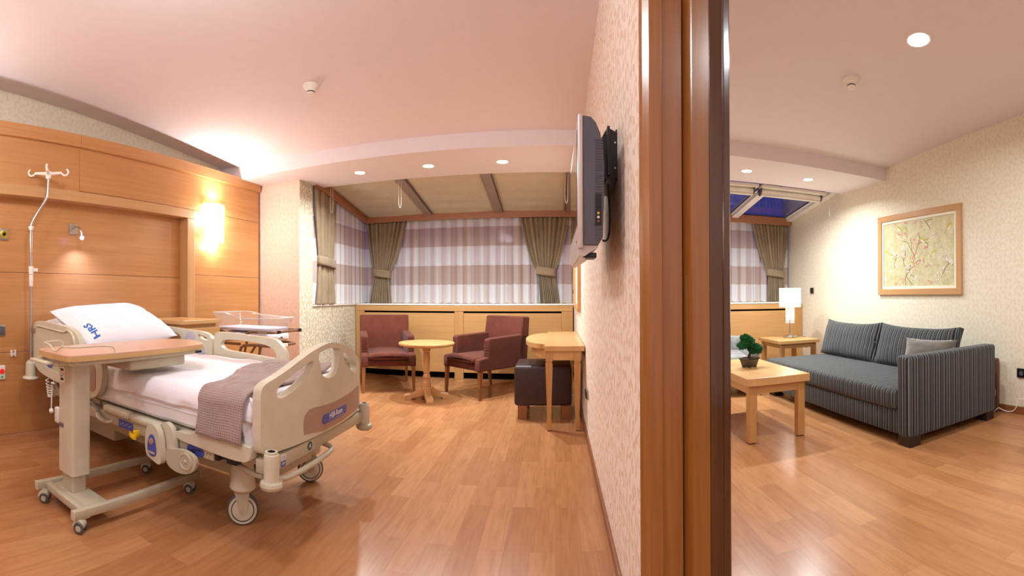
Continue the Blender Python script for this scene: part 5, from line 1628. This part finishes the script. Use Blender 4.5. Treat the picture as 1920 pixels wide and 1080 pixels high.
def rolled_blind(x0, x1, label, chain):
    t = thing('rolled_blind', label, 'blind', ((x0 + x1) / 2, 5.05, 2.35), 0, 'rolled-up white roof blinds')
    mb = MB(); mb.box(x0 - .02, x1 + .05, 4.965, 5.075, 2.385, 2.425, .006); obj('cassette', mb, M['blind_white'], t, smooth=False)
    mb = MB(); mb.cyl((x0, 5.06, 2.345), (x1, 5.06, 2.345), .046, seg=28); obj('roll', mb, M['blind_white'], t)
    mb = MB(); mb.box(x0, x1, 5.015, 5.03, 2.296, 2.312, .004); obj('bottom_bar', mb, M['blind_white'], t)
    for x in (x0 - .014, x1 + .004):
        mb = MB(); mb.plate(smooth_loop([(4.98, 2.43), (5.10, 2.43), (5.11, 2.35), (5.07, 2.295), (5.02, 2.30), (4.99, 2.35)], 1), [], .008, lambda u, v, w, x=x: Vector((x + w, u, v)))
        obj('end_bracket', mb, M['tv_grey'], t)
    if chain: bead_chain(t, *chain)
    return t
rolled_blind(1.36, 2.31, 'white roof blind rolled up at the soffit behind the door jamb', None)
rolled_blind(2.42, 3.265, 'white roof blind rolled up at the soffit beside the living room wall', (3.39, 5.0, 2.12, 2.41, .012))

# ================================================================== LIVING ROOM: SOFA
def stripe_attr(o, mode):
    at = o.data.attributes.new('along_x', 'FLOAT', 'FACE')
    for p in o.data.polygons:
        n = p.normal
        if mode == 'y': v = 1.0 if abs(n.y) > .8 else 0.0
        else: v = 0.0 if abs(n.x) > .8 else 1.0
        at.data[p.index].value = v
t = thing('sofa', 'dark striped two-seat sofa with one arm against the living room wall', 'sofa', (2.8, 3.45, 0))
sx0, sx1, sy0, sy1 = 2.265, 3.33, 2.352, 4.585
mb = MB(); mb.box(sx0 + .02, sx1 - .02, sy0 + .12, sy1, .072, .248, .012, 2); o = obj('base', mb, M['stripes'], t); stripe_attr(o, 'y')
mb = MB(); mb.box(sx0 - .004, sx1 - .172, sy0 + .138, sy1 + .02, .250, .398, .034, 4)
o = obj('seat_cushion', mb, M['stripes'], t, recalc=True, angle=70); stripe_attr(o, 'y')
mb = MB(); mb.box(sx0, sx1, sy0, sy0 + .135, .070, .655, .028, 4); o = obj('arm', mb, M['stripes'], t); stripe_attr(o, 'x')
mb = MB(); mb.box(sx1 - .17, sx1, sy0 + .13, sy1, .07, .60, .02, 3); o = obj('backrest', mb, M['stripes'], t); stripe_attr(o, 'y')
for x in (sx0 + .02, sx1 - .13):
    for y in (sy0 + .012, sy1 - .14):
        mb = MB(); mb.box(x, x + .11, y, y + .125, 0, .075, .003); obj('foot', mb, M['darkfoot'], t, smooth=False)
mb = MB(); mb.box(sx1 + .002, sx1 + .004, sy0 + .01, sy0 + .03, .20, .25); lab(obj('care_tag', mb, M['pink'], t, smooth=False), 'tiny pink care tag')
mb = MB(); mb.box(XR - .060, XR - .020, 2.455, 4.55, .0, .50, .015, 3); tag(obj('wooden_board', mb, plain('shaded_brown_board', (92, 62, 38), .5)), 'brown board standing between the striped sofa and the wall', 'board')  # brown darkened to carry the shade behind the sofa

def back_cushion(label, yc, hl, lean, seed):
    m = Matrix.Translation((3.05, yc, .395)) @ Matrix.Rotation(R_(lean), 4, 'Y')
    mb = MB()
    H = .405
    def cz(a, b): return H / 2 + H / 2 * b - (.020 * (1 - a * a) - .014 * abs(a) ** 4) * max(0, b) ** 1.5
    for s in (1, -1):
        def fn(u, v, s=s):
            a, b = 2 * u - 1, 2 * v - 1
            k = max(0, (1 - abs(a) ** 4) * (1 - abs(b) ** 4)) ** .5
            y = hl * a * (1 - .03 * (1 - b * b))
            z = cz(a, b)
            x = -s * (.030 + .068 * k) + .010 * nz(a * 2 + seed, b * 2, s)
            if s < 0: x = x
            return m @ Vector((x, y, z))
        mb.grid(26, 22, fn)
    # joining border
    def edge(u, w):
        k = u * 4; i = int(k) % 4; f = k - int(k)
        P = [(-1, -1), (1, -1), (1, 1), (-1, 1)]
        a = P[i][0] + (P[(i + 1) % 4][0] - P[i][0]) * f; b = P[i][1] + (P[(i + 1) % 4][1] - P[i][1]) * f
        y = hl * a * (1 - .03 * (1 - b * b)); z = cz(a, b)
        x = -.030 + .06 * w
        return m @ Vector((x, y, z))
    mb.grid(80, 2, edge, closed_u=True)
    bmesh.ops.remove_doubles(mb.bm, verts=mb.bm.verts[:], dist=.012 * 0 + .001)
    o = obj('back_cushion', mb, M['stripes'], recalc=True, angle=70)
    stripe_attr(o, 'y')
    return tag(o, label, 'cushion', 'striped sofa back cushions')
back_cushion('striped back cushion on the far half of the sofa, nearer the table lamp', 4.165, .50, 17, 1.0)
back_cushion('striped back cushion on the near half of the sofa, behind the small velvet cushion', 3.135, .525, 17, 6.0)
mb = MB()
m = Matrix.Translation((2.83, 2.70, .578)) @ Matrix.Rotation(R_(16), 4, 'Z') @ Matrix.Rotation(R_(22), 4, 'Y')
for s in (1, -1):
    def fn(u, v, s=s):
        a, b = 2 * u - 1, 2 * v - 1
        k = max(0, (1 - abs(a) ** 2.5) * (1 - abs(b) ** 2.5)) ** .6
        return m @ Vector((-s * .085 * k + .006 * nz(a * 4, b * 4, s),   .245 * a * (1 - .07 * (1 - b * b)), .150 * b * (1 - .10 * (1 - a * a))))
    mb.grid(24, 20, fn)
bmesh.ops.remove_doubles(mb.bm, verts=mb.bm.verts[:], dist=.001)
tag(obj('velvet_cushion', mb, M['velvet'], recalc=True, angle=70), 'small plain taupe velvet cushion by the sofa arm', 'cushion')

# ================================================================== TABLES, LAMP, BONSAI
def square_table(name, label, cat, x0, x1, y0, y1, h, tt, lw, ap, grain):
    t = thing(name, label, cat, ((x0 + x1) / 2, (y0 + y1) / 2, 0))
    mb = MB(); mb.box(x0, x1, y0, y1, h - tt, h, .003); obj('tabletop', mb, M[grain], t, smooth=False)
    i = .03
    mb = MB()
    mb.box(x0 + i + .008, x1 - i - .008, y0 + i + .006, y0 + i + .026, h - tt - ap, h - tt); mb.box(x0 + i + .008, x1 - i - .008, y1 - i - .026, y1 - i - .006, h - tt - ap, h - tt)
    mb.box(x0 + i + .006, x0 + i + .026, y0 + i + .03, y1 - i - .03, h - tt - ap, h - tt); mb.box(x1 - i - .026, x1 - i - .006, y0 + i + .03, y1 - i - .03, h - tt - ap, h - tt)
    obj('apron', mb, M['beech_x'], t, smooth=False)
    for x in (x0 + i, x1 - i - lw):
        for y in (y0 + i, y1 - i - lw):
            mb = MB(); mb.box(x, x + lw, y, y + lw, .008, h - tt, .002); l_ = obj('leg', mb, M['beech_z'], t, smooth=False)
            mb = MB(); mb.box(x + .008, x + lw - .008, y + .008, y + lw - .008, 0, .009); obj('glide', mb, M['black'], l_, smooth=False)
    return t
square_table('coffee_table', 'low beech coffee table with the bonsai on it in front of the striped sofa', 'coffee table', 1.35, 1.885, 3.06, 4.06, .488, .058, .060, .065, 'beech_y')
square_table('side_table', 'square beech side table with the lit lamp on it behind the striped sofa', 'side table', 2.555, 3.11, 4.82, 5.42, .548, .040, .052, .055, 'beech_x')

lx, ly = 2.905, 5.20
t = thing('table_lamp', 'lit table lamp with a white drum shade and hanging crystal beads on the side table', 'table lamp', (lx, ly, .548))
mb = MB(); mb.lathe([(0, .548), (.088, .548), (.092, .553), (.092, .572), (.088, .576), (.014, .580), (0, .580)], (lx, ly, 0), seg=40); obj('base', mb, M['steel'], t)
mb = MB(); mb.cyl((lx, ly, .578), (lx, ly, 1.10), .0085, seg=14); obj('stem', mb, M['steel'], t)
mb = MB()
mb.grid(48, 2, lambda u, v: (lx + .138 * math.cos(2 * PI * u), ly + .138 * math.sin(2 * PI * u), .948 + .235 * v), closed_u=True)
obj('shade', mb, M['shadeglow'], t, solid=.003)
mb = MB(); mb.lathe([(.060, .942), (.136, .942), (.136, .946), (.060, .946)], (lx, ly, 0), seg=40)
obj('shade_ring', mb, M['white'], t)
for k in range(10):
    a = 2 * PI * k / 10
    mb = MB()
    for j in range(13): mb.sphere((lx + .052 * math.cos(a), ly + .052 * math.sin(a), .738 + j * .0165), .0088, 1.2, 1.2, .8, seg=8, rings=6)
    obj('bead_string', mb, M['bead'], t)
light('table_lamp_bulb', 'POINT', (lx, ly, 1.06), 10, (1.0, .94, .88), .05)
light('table_lamp_crystal', 'POINT', (lx, ly, .86), 2.6, (1.0, .94, .88), .02)
mb = MB(); mb.tube([(lx + .08, ly + .02, .556), (lx + .14, ly + .06, .554), (lx + .18, ly + .02, .554), (3.09, ly - .03, .553), (3.125, ly - .04, .55), (3.13, ly - .04, .40)], .0032, 6, 2); tag(obj('lamp_cable', mb, M['rubber']), 'thin lamp cable trailing over the edge of the side table', 'cable')

bx, by = 1.60, 3.575
t = thing('bonsai', 'small bonsai with cloud-cut green foliage in a black square pot on the coffee table', 'bonsai', (bx, by, .488))
mb = MB()
def potring(h, w, z): return [(bx - w, by - w * .8, z), (bx + w, by - w * .8, z), (bx + w, by + w * .8, z), (bx - w, by + w * .8, z)]
lv = [potring(0, .050, .496), potring(0, .066, .555), potring(0, .070, .556), potring(0, .070, .568), potring(0, .060, .568), potring(0, .058, .556)]
R3 = Matrix.Translation((bx, by, 0)) @ Matrix.Rotation(R_(28), 4, 'Z') @ Matrix.Translation((-bx, -by, 0))
rings = [[mb.bm.verts.new(R3 @ Vector(p)) for p in r] for r in lv]
mb.bm.faces.new(list(reversed(rings[0])))
for a, b in zip(rings, rings[1:]):
    for k in range(4): mb.bm.faces.new((a[k], a[(k + 1) % 4], b[(k + 1) % 4], b[k]))
mb.bm.faces.new(rings[-1])
for sx in (-1, 1):
    for sy in (-1, 1): mb.box(bx + sx * .038 - .011, bx + sx * .038 + .011, by + sy * .03 - .011, by + sy * .03 + .011, .488, .498, .002, mat=R3)
obj('pot', mb, M['pot'], t, smooth=False, recalc=True)
mb = MB(); mb.sphere((bx, by, .552), .055, 1, .8, .30); obj('soil', mb, M['soil'], t)
mb = MB(); mb.tube([(bx, by, .55), (bx - .004, by, .585), (bx + .012, by, .61), (bx - .012, by, .65), (bx - .04, by, .685)], [.015, .012, .010, .007, .005], 8, 1); mb.tube([(bx + .01, by, .605), (bx + .045, by, .625), (bx + .065, by, .64)], [.008, .006, .004], 6, 1); mb.tube([(bx - .02, by, .65), (bx - .06, by, .665)], .005, 6); obj('trunk', mb, M['bark'], t)
def foliage(c, r, n, seed):
    rnd = random.Random(seed); mb = MB()
    for k in range(n):
        th, ph = rnd.uniform(0, 2 * PI), math.acos(rnd.uniform(-1, 1))
        d = Vector((math.sin(ph) * math.cos(th), math.sin(ph) * math.sin(th), math.cos(ph)))
        p = Vector(c) + Vector((d.x * r[0], d.y * r[1], d.z * r[2])) * rnd.uniform(.60, 1.0)
        for q in range(3):
            e = (d + Vector((rnd.uniform(-1, 1), rnd.uniform(-1, 1), rnd.uniform(-.3, 1))) * .8).normalized()
            s = e.orthogonal().normalized() * .0040
            L = rnd.uniform(.012, .020); s2 = e.cross(s)
            a, b, c2 = p + s, p - s * .5 + s2 * .8, p - s * .5 - s2 * .8
            tip = p + e * L; mid = .5
            vs = [mb.bm.verts.new(x) for x in (a, b, c2)]; tv = mb.bm.verts.new(tip)
            for i in range(3): mb.bm.faces.new((vs[i], vs[(i + 1) % 3], tv))
    mb.sphere(c, .72, r[0], r[1], r[2], seg=14, rings=10)
    return mb
for c, r, n in (((bx - .015, by, .700), (.052, .045, .042), 420), ((bx - .062, by, .672), (.038, .036, .026), 260), ((bx - .035, by + .01, .735), (.035, .035, .024), 200), ((bx + .055, by, .645), (.050, .045, .032), 380), ((bx + .025, by - .01, .632), (.034, .034, .025), 220), ((bx + .085, by + .01, .628), (.030, .030, .024), 200)):
    obj('foliage', foliage(c, tuple(q * 1.18 for q in r), int(n * 1.3), n), M['leaf'], t, angle=80)

# grey plush armchair glimpsed past the door jamb
t = thing('plush_armchair', 'grey marbled plush armchair partly hidden by the door jamb, behind the coffee table', 'armchair', (1.85, 4.95, 0), R_(-14))
mb = MB(); mb.box(-.40, .40, -.34, .40, .10, .345, .05, 4); obj('seat_base', mb, M['fur'], t, local=True)
mb = MB(); mb.box(-.28, .28, -.36, .28, .34, .44, .04, 4); obj('seat_cushion', mb, M['fur'], t, local=True)
for s in (-1, 1):
    mb = MB(); mb.box(min(s * .40, s * .27), max(s * .40, s * .27), -.34, .38, .30, .535, .045, 4); obj('arm', mb, M['fur'], t, local=True)
mb = MB(); mb.box(-.38, .38, .24, .42, .30, .60, .05, 4); obj('backrest', mb, M['fur'], t, local=True)
for x in (-.35, .25):
    for y in (-.30, .28):
        mb = MB(); mb.box(x, x + .10, y, y + .10, 0, .105, .004); obj('foot', mb, M['black'], t, local=True, smooth=False)

# ================================================================== FRAMED PICTURE
py0, py1, pz0, pz1 = 2.912, 4.186, 1.092, 2.006
t = thing('framed_picture', 'beech framed painting of blossom branches and small birds on the living room wall', 'picture', (XR, 3.55, 1.55))
mb = MB(); fw = .066
F0, F1 = XR - .030, XR
mb.prism([(py0, pz0), (py1, pz0), (py1 - fw, pz0 + fw), (py0 + fw, pz0 + fw)], F0, F1); mb.prism([(py0, pz1), (py0 + fw, pz1 - fw), (py1 - fw, pz1 - fw), (py1, pz1)], F0, F1)
mb.use(1)
mb.prism([(py0, pz0), (py0 + fw, pz0 + fw), (py0 + fw, pz1 - fw), (py0, pz1)], F0, F1); mb.prism([(py1, pz0), (py1, pz1), (py1 - fw, pz1 - fw), (py1 - fw, pz0 + fw)], F0, F1)
bmesh.ops.remove_doubles(mb.bm, verts=mb.bm.verts[:], dist=.0005)
f1 = obj('frame', mb, [M['frame_wood'], M['frame_wood_v']], t, smooth=False, bevel=.004)
mw = .030
mb = MB()
a, b, c, d = py0 + fw, py1 - fw, pz0 + fw, pz1 - fw
mb.box(F1 - .018, F1 - .002, a, b, c, c + mw); mb.box(F1 - .018, F1 - .002, a, b, d - mw, d); mb.box(F1 - .018, F1 - .002, a, a + mw, c + mw, d - mw); mb.box(F1 - .018, F1 - .002, b - mw, b, c + mw, d - mw)
obj('mat_board', mb, M['mat_board'], t, smooth=False)
mb = MB(); mb.box(F1 - .012, F1 - .002, a + mw, b - mw, c + mw, d - mw)
art = obj('artwork', mb, M['art'], t, smooth=False)
AX = F1 - .0125
def A(u, v): return (AX, b - mw - u * (b - a - 2 * mw), c + mw + v * (d - c - 2 * mw))     # u from the left as seen in the room
rnd = random.Random(11)
branches = [[(.34, .02), (.33, .12), (.37, .20), (.41, .25), (.40, .32), (.46, .37), (.47, .45), (.44, .52), (.40, .60), (.37, .68), (.30, .70)],
 [(.44, .02), (.38, .10), (.34, .16), (.36, .24), (.44, .28), (.48, .36), (.56, .39)], [(.47, .45), (.50, .55), (.52, .62), (.55, .68), (.54, .76)], [(.44, .52), (.42, .62), (.42, .70)],
 [(.40, .17), (.46, .15), (.49, .11)], [(.33, .30), (.31, .36), (.30, .44), (.24, .48), (.12, .50)], [(.31, .40), (.34, .50), (.33, .55)], [(.52, .62), (.60, .66), (.66, .70)], [(.61, .66), (.66, .62), (.65, .55)],
 [(.60, .985), (.66, .90), (.69, .82)], [(.88, .40), (.92, .44), (.90, .36), (.93, .30), (.98, .28)], [(.93, .30), (.88, .24), (.85, .16)], [(.20, .44), (.16, .38), (.18, .30)], [(.64, .96), (.72, .97)]]
for br in branches:
    mb = MB(); mb.tube([A(*p) for p in br], .0034, 5, 1)
    for v in mb.bm.verts: v.co.x = AX - .0006 + (v.co.x - AX) * .15
    obj('painted_branch', mb, M['branch'], art)
def dots(spots, r0, r1, n, spread, mats, name):
    mb = MB()
    for (u, v) in spots:
        for k in range(n):
            p = A(u + rnd.gauss(0, spread), v + rnd.gauss(0, spread))
            if not (a + mw + .01 < p[1] < b - mw - .01 and c + mw + .01 < p[2] < d - mw - .01): continue
            r = rnd.uniform(r0, r1); ph = rnd.uniform(0, 6)
            for q in range(5):
                an = ph + q * 2 * PI / 5
                cc = (p[1] + r * .62 * math.cos(an), p[2] + r * .62 * math.sin(an))
                mb.poly([(AX - .0012 - .0001 * k, cc[0] + r * .5 * math.cos(g_), cc[1] + r * .5 * math.sin(g_)) for g_ in [i * PI / 3 for i in range(6)]])
    return obj(name, mb, mats, art, smooth=False)
dots([(.27, .46), (.22, .50), (.14, .49), (.32, .55), (.16, .36), (.20, .32), (.40, .20), (.48, .12), (.50, .07), (.37, .31), (.92, .46), (.95, .36), (.91, .38), (.85, .24), (.92, .20), (.82, .18), (.97, .33), (.82, .42), (.32, .60), (.80, .09), (.03, .13), (.10, .27), (.12, .57), (.88, .80), (.73, .73), (.84, .57)], .006, .0105, 7, .022, M['blossom'], 'painted_blossoms')
dots([(.44, .72), (.52, .78), (.56, .90), (.50, .62), (.47, .50), (.46, .42), (.55, .66), (.64, .56), (.58, .36), (.44, .27), (.20, .03), (.50, .36), (.30, .10), (.32, .80), (.34, .98), (.18, .99), (.48, .99), (.70, .04), (.25, .83), (.66, .30), (.91, .84)], .006, .0105, 6, .020, M['pink'], 'painted_pink_blossoms')
for u, v, sz, dr in ((.25, .90, .05, 1), (.32, .87, .04, -1), (.93, .83, .055, -1), (.59, .68, .05, 1), (.06, .535, .05, 1), (.73, .47, .05, -1), (.44, .335, .045, 1)):
    base = Vector(A(u, v))
    def P(p, q, dx): return (AX - dx, base.y + dr * p * sz * .80, base.z + q * sz)
    mb = MB()
    up = [(-1.3, -.80), (-.6, -.15), (-.1, .28), (.35, .62), (.70, .68), (.95, .50), (1.12, .38), (.92, .28)]
    lowr = [(.92, .28), (.72, -.02), (.35, -.38), (-.15, -.52), (-.55, -.45), (-1.3, -.80)]
    mid = [(.92, .28), (.5, .12), (.1, -.12), (-.35, -.34), (-1.3, -.80)]
    uv_ = [mb.bm.verts.new(P(p, q, .0022)) for p, q in up[1:-1]]
    mv = [mb.bm.verts.new(P(p, q, .0022)) for p, q in mid]
    mb.bm.faces.new([mv[-1]] + uv_ + mv[:-1])
    mb._tag_rest(); mb.use(1)
    lv_ = [mb.bm.verts.new(P(p, q, .0022)) for p, q in lowr[1:-1]]
    mb.bm.faces.new([mv[0]] + lv_ + [mv[-1], mv[3], mv[2], mv[1]])
    obj('painted_bird', mb, [M['bird'], M['blossom']], art, smooth=False)

# ------------------------------------------------------------------ right wall fittings
t = thing('light_switch', 'small dark light switch on the living room wall near the window', 'switch', (XR, 5.69, 1.157))
mb = MB(); mb.box(XR - .012, XR, 5.645, 5.735, 1.112, 1.202, .003); obj('plate', mb, M['alu'], t)
mb = MB(); mb.box(XR - .020, XR - .010, 5.652, 5.728, 1.119, 1.195, .004); obj('rocker', mb, M['black'], t)
t = thing('wall_socket', 'black double power socket on the living room wall beside the sofa arm', 'power socket', (XR, 2.2, .375))
mb = MB(); mb.box(XR - .013, XR, 2.09, 2.272, .335, .418, .003); p = obj('plate', mb, M['black'], t)
for y in (2.13, 2.225):
    mb = MB(); mb.lathe([(.016, 0), (.022, 0), (.022, .004), (.016, .004)], (XR - .013, y, .376), mat=Matrix.Rotation(-PI / 2, 4, 'Y')); obj('socket_insert', mb, M['tv_grey'], p)
mb = MB(); mb.tube([(XR - .095, 2.50, .005), (XR - .09, 2.47, .012), (XR - .085, 2.43, .058), (XR - .07, 2.39, .032), (XR - .055, 2.34, .022), (XR - .055, 2.28, .035), (XR - .05, 2.245, .09), (XR - .045, 2.238, .14), (XR - .045, 2.22, .152), (XR - .04, 2.10, .153), (XR - .02, 1.90, .153)], .004, 8, 2)
tag(obj('power_cable', mb, M['wire']), 'white cable looping down to the floor behind the striped sofa', 'cable')

# ------------------------------------------------------------------ lamps and detectors on the ceiling
def downlight(x, y, z, label, slope=0.0, group=None, r=.054):
    t = thing('downlight', label, 'ceiling light', (x, y, z), 0, group)
    m = Matrix.Translation((x, y, z)) @ Matrix.Rotation(-math.atan(slope), 4, 'X')
    mb = MB(); mb.lathe([(r, .004), (r, -.006), (r + .008, -.008), (r + .014, -.003), (r + .014, .004)], mat=m, seg=32); obj('trim_ring', mb, M['white'], t)
    mb = MB(); mb.lathe([(0, -.004), (r - .002, -.004), (r - .002, .003), (0, .003)], mat=m, seg=32); obj('bulb', mb, M['downglow'], t)
    return t
names = ['left-hand downlight of the three in the bedroom soffit', 'middle downlight of the three in the bedroom soffit', 'right-hand downlight of the three in the bedroom soffit, beside the television',
         'living room soffit downlight hidden behind the door jamb', 'living room soffit downlight nearer the door jamb', 'living room soffit downlight nearer the side wall']
for (x, y), n in zip(SOFFIT, names): downlight(x, y, 2.427, 'round lit ' + n, 0, 'soffit downlights')
for i, (x, y) in enumerate(LIV_CEIL): downlight(x, y, zc(y), 'large bright downlight in the sloping living room ceiling' + ('' if i == 0 else ', added unseen behind the viewer ' + ('near the picture wall' if i == 1 else 'near the doorway')), .085, None, .07)
for i, (x, y) in enumerate(BED_CEIL):
    t = thing('added_ceiling_lamp', 'round opal bedroom fill lamp added unseen above the viewer' if i == 0 else 'round opal bedroom fill lamp added unseen behind the viewer', 'ceiling light', (x, y, zc(y)))
    mb = MB(); mb.lathe([(0, .03), (.20, .03), (.20, -.02), (0, -.02)], (x, y, zc(y))); obj('housing', mb, M['white'], t)
    mb = MB(); mb.lathe([(0, -.06), (.15, -.06), (.19, -.02), (0, -.02)], (x, y, zc(y))); obj('diffuser', mb, M['lampglow'], t)
def detector(x, y, label):
    z = zc(y)
    t = thing('smoke_detector', label, 'smoke detector', (x, y, z), 0, 'smoke detectors')
    m = Matrix.Translation((x, y, z)) @ Matrix.Rotation(-math.atan(.085), 4, 'X')
    mb = MB(); mb.lathe([(0, .004), (.060, .004), (.060, -.010), (.052, -.016), (.034, -.048), (0, -.048)], mat=m, seg=32); obj('housing', mb, M['white'], t)
    mb = MB(); mb.lathe([(0, -.048), (.031, -.048), (.031, -.058), (0, -.058)], mat=m, seg=24); obj('vent_slots', mb, M['tv_grey'], t)
    mb = MB(); mb.lathe([(0, -.058), (.033, -.058), (.030, -.066), (0, -.068)], mat=m, seg=28); obj('cap', mb, M['white'], t)
detector(-1.727, 2.955, 'white cone smoke detector on the bedroom ceiling')
detector(2.035, 2.71, 'white cone smoke detector on the living room ceiling')
